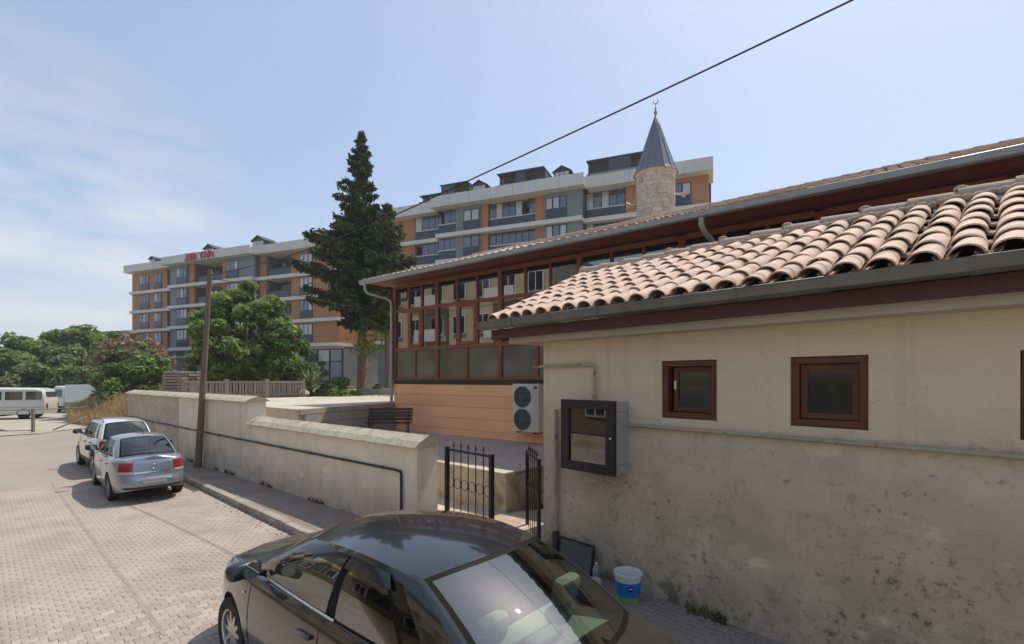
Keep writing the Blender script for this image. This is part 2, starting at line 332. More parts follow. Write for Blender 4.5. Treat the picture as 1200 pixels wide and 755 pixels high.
def make_wheel(name, parent, loc, rad, wid, side, spokes=10, m_rim=None):
    wroot = bpy.data.objects.new(name, None); COL.objects.link(wroot); wroot.parent = parent; wroot.location = loc
    rr = rad * .66
    t = MB().lathe([(rr, -wid / 2 + .01), (rad * .93, -wid / 2), (rad * .985, -wid * .4), (rad, -wid * .2), (rad, wid * .2), (rad * .985, wid * .4), (rad * .93, wid / 2), (rr, wid / 2 - .01)], 36, axis='Y')
    t.build('tyre', tyre_m, wroot, smooth=40)
    r = MB().lathe([(rr * 1.0, -wid / 2 + .005), (rr * .93, -wid / 2 + .012), (rr * .9, -wid * .1), (rr * .9, wid * .1), (rr * .93, wid / 2 - .012), (rr * 1.0, wid / 2 - .005)], 32, axis='Y')
    yo = side * (wid / 2 - .03)
    for k in range(spokes):
        a = 2 * math.pi * k / spokes; ca, sa = math.cos(a), math.sin(a); wv = .022 if spokes > 6 else .04
        p = [(.045, -wv * 1.2), (rr * .93, -wv * .62), (rr * .93, wv * .62), (.045, wv * 1.2)]
        f = [(x * ca - z * sa, yo + side * (.012 if x < .1 else 0), x * sa + z * ca) for x, z in p]; b = [(x, y - side * .03, z) for x, y, z in f]
        r.add(f + b, [(0, 1, 2, 3), (7, 6, 5, 4), (0, 4, 5, 1), (1, 5, 6, 2), (2, 6, 7, 3), (3, 7, 4, 0)])
    r.lathe([(.001, yo + side * .018), (.04, yo + side * .016), (.06, yo), (.06, yo - side * .04)], 16, axis='Y')
    r.build('rim', m_rim or alloy_m, wroot, smooth=35)
    MB().lathe([(.001, yo - side * .06), (rr * .88, yo - side * .06)], 24, axis='Y').build('brake_disc', black_pl, wroot)
    return wroot

def make_car(name, label, cat, loc, heading, P, group=None):
    """P: proportions.  local +x forward, +y left, z up"""
    root = empty(name, label, cat, loc, math.atan2(heading[1], heading[0]), group)
    root.scale = P.get('scale', (1, 1, 1)); a, b = P['L'] / 2, P['W'] / 2; sill = P['sill']; RW = P['R']; RA = RW + P.get('gap', .045); paint = P['paint']
    # plan outline from nose centre round the left side to tail centre
    ph = np.linspace(0, np.pi, 3001); c, s_ = np.cos(ph), np.sin(ph)
    nx = np.where(c > 0, P.get('nf', 4.2), P.get('nr', 5.5)); ox = np.where(c > 0, a, a + P.get('tail', 0)) * np.sign(c) * np.abs(c) ** (2 / nx); oy = b * np.abs(s_) ** (2 / nx)
    seg = np.hypot(np.diff(ox), np.diff(oy)); S = np.concatenate([[0], np.cumsum(seg)]); tot = S[-1]
    def at_x(x): return float(np.interp(-x, -ox, S))
    ss = list(np.linspace(0, tot, 120))
    for xa in P['ax']:
        for q in np.linspace(0, np.pi, 23): ss.append(at_x(xa + RA * 1.0 * math.cos(q)))
        for e in (.002,): ss += [at_x(xa + RA + e), at_x(xa - RA - e)]
    ss = np.array(sorted(ss))
    shx, shz = zip(*P['shoulder']); shx, shz = np.array(shx), np.array(shz)
    def zsh(x): return float(np.interp(x, shx[::-1], shz[::-1]))
    wi, si = zip(*P['side_in']); _, fi = zip(*P['front_in']); wr_, ri = zip(*P['rear_in']); wf, _ = zip(*P['front_in'])
    def point(s, z, off=0.0):
        x, y = float(np.interp(s, S, ox)), float(np.interp(s, S, oy)); e = .01
        x1, y1 = float(np.interp(max(s - e, 0), S, ox)), float(np.interp(max(s - e, 0), S, oy)); x2, y2 = float(np.interp(min(s + e, tot), S, ox)), float(np.interp(min(s + e, tot), S, oy))
        tx, ty = x2 - x1, y2 - y1; n = math.hypot(tx, ty); nxx, nyy = ty / n, -tx / n           # outward (left side: +y)
        if s <= e: nxx, nyy = 1, 0
        if s >= tot - e: nxx, nyy = -1, 0
        zt = zsh(x); w_ = (z - sill) / (zt - sill); f = nxx * nxx
        ins = (1 - f) * np.interp(w_, wi, si) + f * (np.interp(w_, wf, fi) if nxx > 0 else np.interp(w_, wr_, ri))
        ins -= off
        return (x - nxx * ins, max(y - nyy * ins, 0.0) if s not in (0,) else 0.0, z)
    def zb(x):
        z = sill + P.get('rise', 0) * abs(x / a) ** 6
        for xa in P['ax']:
            d = abs(x - xa)
            if d < RA: z = max(z, RW + math.sqrt(RA * RA - d * d))
        return z
    rows = [0, .06, .13, .22, .32, .42, .52, .62, .70, .78, .85, .90, .94, .97, 1.0]
    cols = []
    for s in ss:
        x = float(np.interp(s, S, ox)); z0, z1 = zb(x), zsh(x)
        cols.append([point(s, z0 + (z1 - z0) * r_) for r_ in rows])
    body = MB()
    def both(g, mb): mb.grid(g); mb.grid([[(x, -y, z) for x, y, z in row] for row in g][::-1])
    both(cols[::-1], body)
    # arch lips / underside return
    both([[p[0], (p[0][0], p[0][1] - .05 if p[0][1] > .06 else p[0][1], p[0][2] - .0)] for p in cols], body)
    top = [c_[-1] for c_ in cols]
    A0, A1, C0, C1 = P['A0'], P['A1'], P['C0'], P['C1']
    def cap(pts, zc, mb):
        g = []
        for p in pts:
            cz = float(np.interp(p[0], zc[0], zc[1])) - p[2]
            g.append([(p[0], p[1] * e, p[2] + cz * (1 - abs(e) ** P.get('capk', 2.2))) for e in np.linspace(-1, 1, 19)])
        mb.grid(g)
    hood = [p for p in top if p[0] > A0[0] + .002]; tr = [p for p in top if p[0] < C0[0] - .002]
    def top_at(x):
        i = next(k for k in range(len(top) - 1) if top[k][0] >= x >= top[k + 1][0]); p, q = top[i], top[i + 1]; t_ = (p[0] - x) / max(p[0] - q[0], 1e-9)
        return tuple(p[k] + (q[k] - p[k]) * t_ for k in range(3))
    hood.append(top_at(A0[0])); tr.insert(0, top_at(C0[0]))
    hz_, tz_ = P['hood'], P['trunk']
    cap(hood, hz_, body); cap(tr, tz_, body)
    # greenhouse curves
    def lerp(p, q, t_): return tuple(p[k] + (q[k] - p[k]) * t_ for k in range(3))
    def belt(u):
        x, y, z = lerp(A0, C0, u); h = 4 * u * (1 - u); return (x, y + P['belt_bow'] * h ** .6, z + P.get('belt_z', 0) * h)
    def rail(u):
        x, y, z = lerp(A1, C1, u); h = 4 * u * (1 - u); return (x, y + P['rail_bow'] * h, z + P['rail_hump'] * h)
    def sidep(u, w_, off=0):
        p, q = belt(u), rail(u); k = 4 * w_ * (1 - w_) * P.get('side_bulge', .03); x, y, z = lerp(p, q, w_)
        return (x, y + k * .8 + off * .85, z + k * .35 + off * .4)
    bf, br = P['roof_front'], P['roof_rear']
    def roofp(u, e):
        x, y, z = rail(u); q = 1 - abs(e) ** 2.3
        return (x + (1 - e * e) * ((1 - u) * bf - u * br), y * e, z + P['crown'] * q)
    def screen(e, w_, front, off=0):
        B = A0 if front else C0; T = roofp(0 if front else 1, e); sgn = 1 if front else -1
        lo = (B[0] + sgn * P['wbow' if front else 'rbow'] * (1 - e * e), B[1] * e, B[2] + P['wcz' if front else 'rcz'] * (1 - e * e))
        k = 4 * w_ * (1 - w_) * .03 + off; x, y, z = lerp(lo, T, w_); return (x + sgn * k * .5, y, z + k * .85)
    sideglass = []
    fr = MB(); pil = MB()
    W = P['win_w']; U = P['win_u']     # U: list of (u0,u1,kind)
    for u0, u1, kind in U:
        us = np.linspace(u0, u1, max(3, int((u1 - u0) * 40)))
        for w0, w1, band in ((0, W[0], 'low'), (W[0], W[1], 'mid'), (W[1], 1, 'top')):
            ws = np.linspace(w0, w1, 9 if band == 'mid' else 4)
            g = [[sidep(u, w_) for w_ in ws] for u in us]
            if band == 'mid' and kind != 'body':
                if kind == 'glass': sideglass.append(g)
                else: both(g, pil)
            elif band == 'low' and kind != 'body': both(g, pil)
            else: both(g, body)
    both([[roofp(u, e) for e in np.linspace(1, 0, 17)] for u in np.linspace(0, 1, 31)], body)
    for front in (True, False):
        es = np.linspace(P.get('pill_e', .955), 1, 4)
        both([[screen(e, w_, front) for w_ in np.linspace(0, 1, 13)] for e in es][::(1 if front else -1)], body)
    for u_, fr_ in ((0, True), (1, False)):
        both([[screen(1, w_, fr_), sidep(u_, w_)] for w_ in np.linspace(0, 1, 13)][::(-1 if fr_ else 1)], body)
    # ledge between shoulder and belt
    led = []
    for u in np.linspace(0, 1, 41):
        q = belt(u); p = top_at(q[0]); led.append([p, ((p[0] + q[0]) / 2, (p[1] + q[1]) / 2, max(p[2], q[2]) - .002), q])
    both(led[::-1], body)
    bo = body.build('body', paint, root, smooth=38, weld=True, fixn=True)
    build2(pil, 'window_trim', seal_m, root, smooth=40)
    for g in sideglass:
        MB().grid(g).build('side_window', P.get('g_side', g_side), root, smooth=True)
        MB().grid([[(x, -y, z) for x, y, z in row] for row in g][::-1]).build('side_window', P.get('g_side', g_side), root, smooth=True)
    # dark ceramic border + glass of the two screens
    for front, nm in ((True, 'windscreen'), (False, 'rear_window')):
        e1, e0 = P.get('pill_e', .955), P.get('frit_e', .89)
        frit = MB()
        both([[screen(e, w_, front, -.002) for w_ in np.linspace(0, 1, 13)] for e in (e0, e1)], frit)
        for w0, w1 in ((0, .06), (.955, 1)):
            frit.grid([[screen(e, w_, front, -.002) for w_ in (w0, w1)] for e in np.linspace(-e0, e0, 21)])
        frit.build('screen_border', seal_m, root, smooth=True)
        MB().grid([[screen(e, w_, front, -.001) for w_ in np.linspace(.06, .955, 13)] for e in np.linspace(-e0, e0, 25)]).build(nm, P.get('g_rear', g_rear), root, smooth=True)
    # under body and wheel wells
    un = MB().box(-a + .55, a - .7, -b + .16, b - .16, sill + .02, .62)
    un.build('underbody', seal_m, root)
    for xa, nsp in zip(P['ax'], ('front', 'rear')):
        for sd_ in (1, -1):
            make_wheel('wheel', root, (xa, sd_ * (b - P.get('win', .125)), RW), RW, P.get('tw', .2), sd_, P.get('spokes', 10), P.get('rim_m'))
    # cabin
    cab = MB(); zf = .42
    cab.bbox(A0[0] - .35, A0[0] + .1, -.66, .66, .68, A0[2] - .02, .06)
    cab.build('dashboard', trim_m, root, smooth=40)
    if P['shelf']:
        MB().grid([[(C0[0] + t_, y, C0[2] - .035) for y in np.linspace(-.68, .68, 5)] for t_ in np.linspace(-.12, P['shelf'], 4)][::-1]).build('parcel_shelf', shelf_m, root)
    sx_ = C0[0] + (P['shelf'] or .5)
    def seat(x, y, wd, hr, big):
        r_ = bpy.data.objects.new('seat', None); COL.objects.link(r_); r_.parent = root; r_.location = (x, y, 0)
        MB().bbox(0, .52, -wd / 2, wd / 2, .36, .52, .06).build('cushion', seat_m, r_, smooth=40)
        bk = MB().bbox(-.09, .07, -wd / 2, wd / 2, 0, .62, .06).build('backrest', seat_m, r_, smooth=40); bk.location = (.02, 0, .46); bk.rotation_euler = (0, R(-18), 0)
        for yy in hr:
            h = MB().bbox(-.055, .055, -.13, .13, 0, .19, .05).build('headrest', seat_m, r_, smooth=40); h.location = (-.2, yy, 1.07); h.rotation_euler = (0, R(-12), 0)
    seat(P['seatx'], .36, .5, (0,), False); seat(P['seatx'], -.36, .5, (0,), False)
    seat(sx_ + .12, 0, 1.22, (-.40, .40), True)
    sw = bpy.data.objects.new('steering_wheel', None); COL.objects.link(sw); sw.parent = root; sw.location = (A0[0] - .48, .36, .86); sw.rotation_euler = (0, R(-62), 0)
    MB().lathe([(.17, -.014), (.19, 0), (.17, .014), (.155, 0), (.17, -.014)], 20).build('steering_rim', black_pl, sw, smooth=True)
    # shut lines and fittings
    def line(pts, wd, m, nm, off=.0025):
        mb = MB()
        for sg in (1, -1):
            mb.tube([(x, y * sg, z) for x, y, z in pts], wd, 5)
        build2(mb, nm, m, root, smooth=True)
    for xs in P['doors']:
        line([point(at_x(xs + P.get('door_k', .0) * (z - .6)), z, .000) for z in np.linspace(sill + .06, zsh(xs) - .005, 14)], .0035, seal_m, 'door_gap')
    line([point(at_x(x), sill + .055, .0) for x in np.linspace(P['doors'][0], P['doors'][-1], 24)], .003, seal_m, 'sill_gap')
    for xs, zz in P['handles']:
        for sg in (1, -1):
            px, py, pz = point(at_x(xs), zz, .0); h = MB().bbox(-.10, .10, -.016, .03, -.016, .016, .014).build('door_handle', P.get('handle_m', paint), root, smooth=40); h.location = (px, sg * (py + .004), pz); h.rotation_euler = (0, R(3), 0 if sg > 0 else math.pi)
    for sg in (1, -1):
        mx_, my_, mz_ = sidep(.06, 0.06); m_ = bpy.data.objects.new('side_mirror', None); COL.objects.link(m_); m_.parent = root; m_.location = (mx_ - .04, sg * (my_ + .02), mz_ + .015)
        mb = MB().bbox(-.06, .075, sg * .135 - .11, sg * .135 + .11, .0, .155, .05).tube([(0, 0, .0), (0, sg * .07, .04)], [.03, .025], 8)
        mb.build('mirror_shell', P.get('mirror_m', paint), m_, smooth=True)
        MB().lathe([(.001, 0), (.07, 0)], 16, axis='X').build('mirror_glass', glass('mirror', (1, 1, 1), .45, body=(.02, .02, .02)), m_).location = (-.068, sg * .135, .077)
        m_.children[1].scale = (1, 1.3, .92)
    def patch(s0, s1, z0, z1, off, nm, m, label=None, thick=.0, n=(10, 6)):
        for sg in (1, -1):
            g = [[point(s, z, off) for z in np.linspace(z0(s) if callable(z0) else z0, z1(s) if callable(z1) else z1, n[1])] for s in np.linspace(s0, s1, n[0])]
            # close the rim back to the body so that the lens has depth
            rim = [[point(s, z, -.01) for z in (row[0][2], row[-1][2])] for s, row in zip(np.linspace(s0, s1, n[0]), g)]
            gg = [[rim[0][0]] + [point(s0, row[2], -.01) for row in g[0]] + [rim[0][1]]] + [[r_[0]] + row + [r_[1]] for r_, row in zip(rim, g)] + [[rim[-1][0]] + [point(s1, row[2], -.01) for row in g[-1]] + [rim[-1][1]]]
            gg = [[(x, sg * y, z) for x, y, z in row] for row in gg]
            MB().grid(gg if sg < 0 else gg[::-1]).build(nm, m, root, smooth=40, label=label)
    P['point'], P['at_x'], P['tot'], P['patch'], P['sidep'], P['roofp'], P['line'], P['screen'], P['zsh'], P['root'] = point, at_x, tot, patch, sidep, roofp, line, screen, zsh, root
    P['both'] = both
    return root

SED = dict(rise=.06, L=4.54, W=1.76, R=.315, sill=.20, ax=(1.33, -1.27), nf=3.6, nr=5.0,
    shoulder=[(2.28, .70), (2.1, .78), (1.7, .88), (1.1, .935), (.4, .95), (-.6, .965), (-1.4, .985), (-1.9, .99), (-2.28, .95)],
    side_in=[(0, .06), (.12, .03), (.35, .0), (.6, .0), (.75, .012), (.88, .028), (.95, .05), (1, .085)],
    front_in=[(0, .10), (.2, .03), (.45, .0), (.65, .02), (.85, .07), (1, .15)],
    rear_in=[(0, .12), (.2, .03), (.45, .0), (.56, .03), (.8, .06), (.93, .09), (1, .14)],
    A0=(1.02, .72, .945), A1=(.20, .565, 1.36), C0=(-1.70, .70, 1.0), C1=(-1.02, .555, 1.375), belt_bow=.07, rail_bow=.035, rail_hump=.05, side_bulge=.035,
    roof_front=.13, roof_rear=.12, crown=.055, wbow=.26, wcz=.035, rbow=.22, rcz=.04,
    hood=([1.0, 1.4, 1.8, 2.1, 2.27], [.985, .965, .90, .82, .74]), trunk=([-2.27, -2.15, -1.95, -1.6], [1.0, 1.045, 1.055, 1.05]),
    win_w=(.05, .86), win_u=[(0, .05, 'body'), (.05, .455, 'glass'), (.455, .50, 'pillar'), (.50, .765, 'glass'), (.765, .785, 'pillar'), (.785, .865, 'glass'), (.865, 1, 'body')],
    shelf=.42, seatx=-.15, doors=(.88, -.30, -1.12), handles=((-.12, .82), (-1.02, .84)))

# ---- the black saloon in front
blk = mat('black_paint', (.006, .0068, .0085), .28, metal=.0, coat=1.0, spec=.4, dust=.035, var=.2, vs_=3)
P = dict(SED); P.update(paint=blk, mirror_m=blk, handle_m=blk, g_side=g_side, g_rear=g_rear, L=4.56, scale=(1.12, 1.05, 1.10), tail=.22, C0=(-1.84, .715, 1.0), C1=(-1.10, .60, 1.395), A1=(.20, .60, 1.365), frit_e=.90)
car = make_car('parked_car', 'dusty black saloon parked in front of the gate, seen from its rear left side', 'car', BLACK_C, BLACK_H, P, 'cars parked along the kerb')
pt, ax_, tot = P['point'], P['at_x'], P['tot']
# chrome strip under the front and rear side windows, wind deflectors over them
st = MB()
for sg in (1, -1): st.tube([(lambda q: (q[0], sg * q[1], q[2]))(P['sidep'](u, .025, .006)) for u in np.linspace(.10, .50, 16)], .011, 6)
build2(st, 'window_strip', chrome_m, car, smooth=True)
for u0, u1 in ((.06, .475), (.49, .80)):
    for sg in (1, -1):
        g = [[(lambda q: (q[0], sg * q[1], q[2]))(P['sidep'](u, w_, .012 + .018 * (1 - (w_ - .74) / .18))) for w_ in np.linspace(.74, .92, 4)] for u in np.linspace(u0, u1, 14)]
        MB().grid(g).build('wind_deflector', mat('smoked_acrylic', (.012, .012, .013), .12, coat=.3), car, smooth=True)
P['patch'](.42, .86, lambda s: .60, lambda s: .70, .004, 'headlight', lens_m)
gr = MB(); P['both']([[pt(s, z, .006) for z in (.30, .40, .52)] for s in np.linspace(.0, .42, 8)][::-1], gr); gr.build('grille', black_pl, car, smooth=True)
P['patch'](tot - .78, tot - .38, .76, .92, .005, 'taillight', red_m)
MB().bbox(-2.525, -2.49, -.26, .26, .62, .73, .006).build('number_plate', plate_m, car)
MB().tube([(P['screen'](e, .05, False, .012)) for e in np.linspace(-.05, .62, 8)], .008, 6).tube([P['screen'](0, -.01, False, .012), P['screen'](-.05, .06, False, .016)], .014, 6).build('wiper', black_pl, car, smooth=True)
bl = MB().bbox(-.05, .05, -.15, .15, 0, .045, .015).build('brake_light', trim_m, car, smooth=40); bl.location = (-1.62, 0, .985)
tg = [pt(ax_(x), P['zsh'](x) - .0, .0) for x in np.linspace(-1.90, -2.38, 10)]
P['line']([(x, y - .085, z + .013) for x, y, z in tg], .0035, seal_m, 'boot_gap')
hg = [pt(ax_(x), P['zsh'](x), 0) for x in np.linspace(1.02, 2.0, 14)]
P['line']([(x, y - .03, z + .006) for x, y, z in hg], .0035, seal_m, 'hood_gap')
rep = [pt(ax_(1.0), .79, .006)]
for sg in (1, -1): MB().ball((rep[0][0], sg * rep[0][1], rep[0][2]), (.028, .008, .016)).build('side_repeater', lens_m, car, smooth=True)

# ---- the silver saloon
slv = mat('silver_paint', (.27, .30, .345), .32, metal=.5, coat=1.0, dust=.12, var=.05)
P = dict(SED); P.update(paint=slv, mirror_m=black_pl, scale=(.97, .89, 1.04), g_side=g_side, g_rear=glass('glass_smoked', (.30, .34, .34), .11, 1), L=4.58, W=1.71, sill=.21, rise=.13, spokes=7, nr=4.6,
    shoulder=[(2.3, .70), (2.1, .78), (1.7, .88), (1.1, .935), (.4, .955), (-.6, .97), (-1.4, .99), (-1.9, .99), (-2.3, .96)], C0=(-1.50, .66, 1.01), A1=(.25, .545, 1.345), C1=(-.88, .53, 1.36),
    rear_in=[(0, .06), (.2, .0), (.45, .0), (.50, .05), (.8, .08), (.93, .10), (1, .13)], rim_m=mat('hubcap', (.36, .36, .37), .4, metal=.6))
car = make_car('parked_car', 'silver grey saloon with red tail lights parked at the kerb behind the white jeep', 'car', SILVER_C, SILVER_H, P, 'cars parked along the kerb')
pt, ax_, tot = P['point'], P['at_x'], P['tot']
P['patch'](tot - .86, tot - .48, lambda s: .73, lambda s: .93, .006, 'taillight', red_m)
P['patch'](tot - .86, tot - .48, .69, .73, .006, 'taillight_lower', lens_m)
P['patch'](.42, .86, lambda s: .60, lambda s: .70, .004, 'headlight', lens_m)
gr = MB(); P['both']([[pt(s, z, .006) for z in (.30, .40, .52)] for s in np.linspace(.0, .42, 8)][::-1], gr); gr.build('grille', black_pl, car, smooth=True)
tb = MB()
P['both']([[pt(s, z, .014) for z in (.685, .70, .715)] for s in np.linspace(tot - .45, tot, 10)][::-1], tb); tb.build('boot_strip', chrome_m, car, smooth=True)
MB().bbox(-2.305, -2.27, -.26, .26, .46, .57, .006).build('number_plate', mat('blank_plate', (.42, .44, .45), .5), car)
MB().lathe([(.045, -.006), (.06, 0), (.045, .006), (.038, 0), (.045, -.006)], 20, axis='X').build('badge', chrome_m, car, smooth=True).location = (-2.235, 0, .83)
tg = [pt(s, .70 + .0 * s, .002) for s in np.linspace(tot - .47, tot, 10)]
MB().tube([(x, y, z) for x, y, z in tg] + [(x, -y, z) for x, y, z in tg[::-1]], .004, 5).build('bumper_gap', seal_m, car, smooth=True)
P['line']([pt(tot - .47, z, .002) for z in np.linspace(.70, .97, 8)], .0035, seal_m, 'boot_gap')
MB().tube([P['screen'](e, .06, False, .012) for e in np.linspace(-.1, .0, 3)], .008, 6).build('wiper', black_pl, car)
MB().tube([(-.9, 0, 1.45), (-1.02, 0, 1.53)], [.012, .004], 6).build('antenna', black_pl, car)
un = MB(); P['both']([[pt(s, z, .004) for z in (.345, .37, .395)] for s in np.linspace(tot - .7, tot, 14)][::-1], un); un.build('bumper_skirt', black_pl, car, smooth=True)

# ---- the white jeep ahead of it
wht = mat('white_paint', (.72, .73, .74), .3, coat=1.0, dust=.1, var=.03)
P = dict(SED); P.update(paint=wht, mirror_m=black_pl, scale=(1, .83, 1), handle_m=black_pl, L=4.32, W=1.80, R=.345, gap=.06, sill=.30, ax=(1.34, -1.33), nf=3.8, nr=5.5, spokes=5, tw=.22,
    shoulder=[(2.2, .86), (1.9, .97), (1.1, 1.04), (.3, 1.06), (-1.0, 1.10), (-1.8, 1.12), (-2.2, 1.10)],
    rear_in=[(0, .0), (.25, .0), (.35, .04), (.7, .05), (1, .09)],
    A0=(1.0, .76, 1.06), A1=(.30, .60, 1.575), C0=(-2.02, .74, 1.13), C1=(-1.70, .60, 1.56), belt_bow=.05, rail_bow=.03, rail_hump=.045, roof_front=.1, roof_rear=.12, crown=.05, wbow=.2, rbow=.06, rcz=.02,
    hood=([1.0, 1.5, 1.9, 2.16], [1.09, 1.07, 1.0, .90]), trunk=([-2.2, -2.0], [1.12, 1.14]), shelf=0, seatx=-.1, doors=(.85, -.25, -1.15), handles=((-.1, .93), (-1.0, .95)),
    win_u=[(0, .04, 'body'), (.04, .42, 'glass'), (.42, .45, 'pillar'), (.45, .74, 'glass'), (.74, .80, 'body'), (.80, .90, 'glass'), (.90, 1, 'body')], g_rear=glass('glass_smoked', (.30, .34, .34), .11, 1))
car = make_car('parked_jeep', 'white compact jeep with black cladding and roof rails parked ahead of the silver saloon', 'jeep', JEEP_C, JEEP_H, P, 'cars parked along the kerb')
pt, ax_, tot = P['point'], P['at_x'], P['tot']
P['patch'](tot - .92, tot - .70, .80, 1.06, .008, 'taillight', red_m)
P['patch'](.42, .80, .70, .84, .004, 'headlight', lens_m)
gr = MB(); P['both']([[pt(s, z, .006) for z in (.66, .74, .82)] for s in np.linspace(.0, .40, 8)][::-1], gr); gr.build('grille', black_pl, car, smooth=True)
cl = MB(); P['both']([[pt(s, z, .012) for z in (.302, .42, .55)] for s in np.linspace(tot - 1.0, tot, 14)][::-1], cl); cl.build('bumper', black_pl, car, smooth=True)
cl = MB(); P['both']([[pt(ax_(x), z, .010) for z in (.302, .36, .43)] for x in np.linspace(.93, -.92, 20)][::-1], cl); build2(cl, 'sill_cladding', black_pl, car, smooth=True)
for xa in (1.34, -1.33):
    cl = MB(); ar = []
    for q in np.linspace(.0, math.pi, 25):
        ar.append([(lambda s_, z: pt(s_, z, .014))(ax_(xa + r_ * math.cos(q)), .345 + r_ * math.sin(q)) for r_ in (.407, .44, .47)])
    P['both'](ar, cl); build2(cl, 'arch_cladding', black_pl, car, smooth=True)
rl = MB()
for sg in (1, -1):
    q = [P['roofp'](u, .93) for u in np.linspace(.12, .88, 12)]
    rl.tube([(x, sg * y, z + (.05 if 0 < i < 11 else .0)) for i, (x, y, z) in enumerate(q)], .016, 8)
build2(rl, 'roof_rail', black_pl, car, smooth=True)
MB().bbox(-2.165, -2.12, -.26, .26, .66, .77, .006).build('number_plate', plate_m, car)
# ------------------------------------------------------------------ plaster, wood, metal
def plaster(name, col, dirt, z0=.1, z1=2.3, amount=.55, blot=None):
    """old render: mottled, with rising damp, grime patches and runs that belong to the wall"""
    m = bpy.data.materials.new(name); m.use_nodes = True; t = m.node_tree; b = t.nodes['Principled BSDF']; l = t.links.new; b.inputs['Roughness'].default_value = .92; b.inputs['Specular IOR Level'].default_value = .2
    tc_ = N(t, 'ShaderNodeTexCoord'); co = tc_.outputs['Object']; sp = N(t, 'ShaderNodeSeparateXYZ'); l(co, sp.inputs[0])
    def noise(sc, det=7, st=(1, 1, 1), rough=.6, off=0):
        mp_ = N(t, 'ShaderNodeMapping'); mp_.inputs['Scale'].default_value = st; mp_.inputs['Location'].default_value = (off, off, off); l(co, mp_.inputs[0]); n = N(t, 'ShaderNodeTexNoise'); n.inputs['Scale'].default_value = sc; n.inputs['Detail'].default_value = det; n.inputs['Roughness'].default_value = rough; l(mp_.outputs[0], n.inputs['Vector']); return n.outputs[0]
    def rng_(x, a, b_, c=0., d=1.):
        r = N(t, 'ShaderNodeMapRange'); r.inputs[1].default_value = a; r.inputs[2].default_value = b_; r.inputs[3].default_value = c; r.inputs[4].default_value = d; l(x, r.inputs[0]); return r.outputs[0]
    def mul(a, b_, op='MULTIPLY'):
        n = N(t, 'ShaderNodeMath', operation=op); l(a, n.inputs[0])
        if isinstance(b_, (int, float)): n.inputs[1].default_value = b_
        else: l(b_, n.inputs[1])
        return n.outputs[0]
    def mixc(fac, a, c):
        n = N(t, 'ShaderNodeMix', data_type='RGBA'); l(fac, n.inputs[0])
        if isinstance(a, tuple): n.inputs[6].default_value = (*a, 1)
        else: l(a, n.inputs[6])
        n.inputs[7].default_value = (*c, 1); return n.outputs[2]
    hgt = rng_(mul(sp.outputs[2], mul(noise(.9, 4), 1.6), 'SUBTRACT'), z1 - .5, z1 - 1.45, 0, 1)       # 1 near the ground, uneven upper edge
    c = mixc(rng_(noise(.8), .35, .7, 0, .5), col, tuple(q * .84 for q in col))
    c = mixc(mul(hgt, rng_(noise(1.3, off=4), .3, .6, .35, 1)), c, tuple(q * .64 * k for q, k in zip(col, (1, 1.0, 1.05))))
    c = mixc(mul(mul(hgt, rng_(noise(11, 10, rough=.74, off=9), .53, .64)), mul(rng_(noise(1.3, off=2), .42, .58), amount)), c, dirt)
    c = mixc(mul(mul(rng_(hgt, .0, .6), rng_(noise(5.0, 10, rough=.78, off=13), .58, .66)), mul(rng_(noise(1.0, off=52), .42, .56), amount)), c, tuple(q * .55 for q in dirt))
    c = mixc(mul(mul(hgt, rng_(noise(2.2, 8, rough=.7, off=31), .60, .74)), amount * .6), c, (.12, .12, .06))
    c = mixc(mul(rng_(sp.outputs[2], .75, .1), mul(rng_(noise(2.6, 8, rough=.7, off=41), .42, .62), .45 + .3 * amount)), c, tuple(q * .8 for q in dirt))
    c = mixc(mul(rng_(noise(1.0, 5, st=(4.5, 4.5, .22), off=5), .56, .75), .45), c, tuple(q * .62 for q in col))
    c = mixc(mul(rng_(noise(1.6, 8, st=(.9, .9, 1.6), off=21), .62, .70), mul(rng_(hgt, .05, .5), .5)), c, tuple(min(1, q * 1.22) for q in col))
    c = mixc(mul(mul(hgt, rng_(noise(1.7, 9, rough=.68, off=71), .50, .62)), .5 * amount), c, tuple(q * .62 * k for q, k in zip(col, (.97, .98, 1.05))))
    c = mixc(mul(mul(rng_(sp.outputs[2], .95, .35), rng_(noise(2.0, 9, rough=.7, off=83), .54, .60)), .75 * amount), c, tuple(q * 1.15 for q in dirt))
    # hair cracks and runs below fixings
    vo = N(t, 'ShaderNodeTexVoronoi'); vo.feature = 'DISTANCE_TO_EDGE'; vo.inputs['Scale'].default_value = .8; wv = N(t, 'ShaderNodeVectorMath', operation='ADD'); wn = N(t, 'ShaderNodeTexNoise'); wn.inputs['Scale'].default_value = 3.0; wn.inputs['Detail'].default_value = 8
    l(co, wn.inputs['Vector']); l(co, wv.inputs[0]); l(wn.outputs['Color'], wv.inputs[1]); l(wv.outputs[0], vo.inputs['Vector'])
    c = mixc(mul(mul(rng_(vo.outputs['Distance'], .006, .001), rng_(noise(.7, off=61), .52, .6)), .28), c, tuple(q * .4 for q in dirt))
    l(c, b.inputs['Base Color'])
    bp = N(t, 'ShaderNodeBump'); bp.inputs['Strength'].default_value = .35; bp.inputs['Distance'].default_value = .02
    l(mul(noise(45, 4), mul(noise(5, 6), 1.2), 'ADD'), bp.inputs['Height']); l(bp.outputs[0], b.inputs['Normal']); return m
out_plaster = plaster('outbuilding_render', (.73, .62, .455), (.13, .105, .075), amount=.95)
wall_plaster = plaster('garden_wall_render', (.87, .78, .625), (.28, .25, .19), z1=1.2, amount=.12)
wallb_plaster = plaster('garden_wall_render_dirty', (.76, .67, .52), (.14, .125, .10), z1=2.6, amount=.9)
cope_m = mat('coping_render', (.42, .37, .285), .95, var=.22, vs_=2.2, bump=.6, bs=20, col2=(.30, .26, .20), c2=(.52, .64), c2s=3.5)
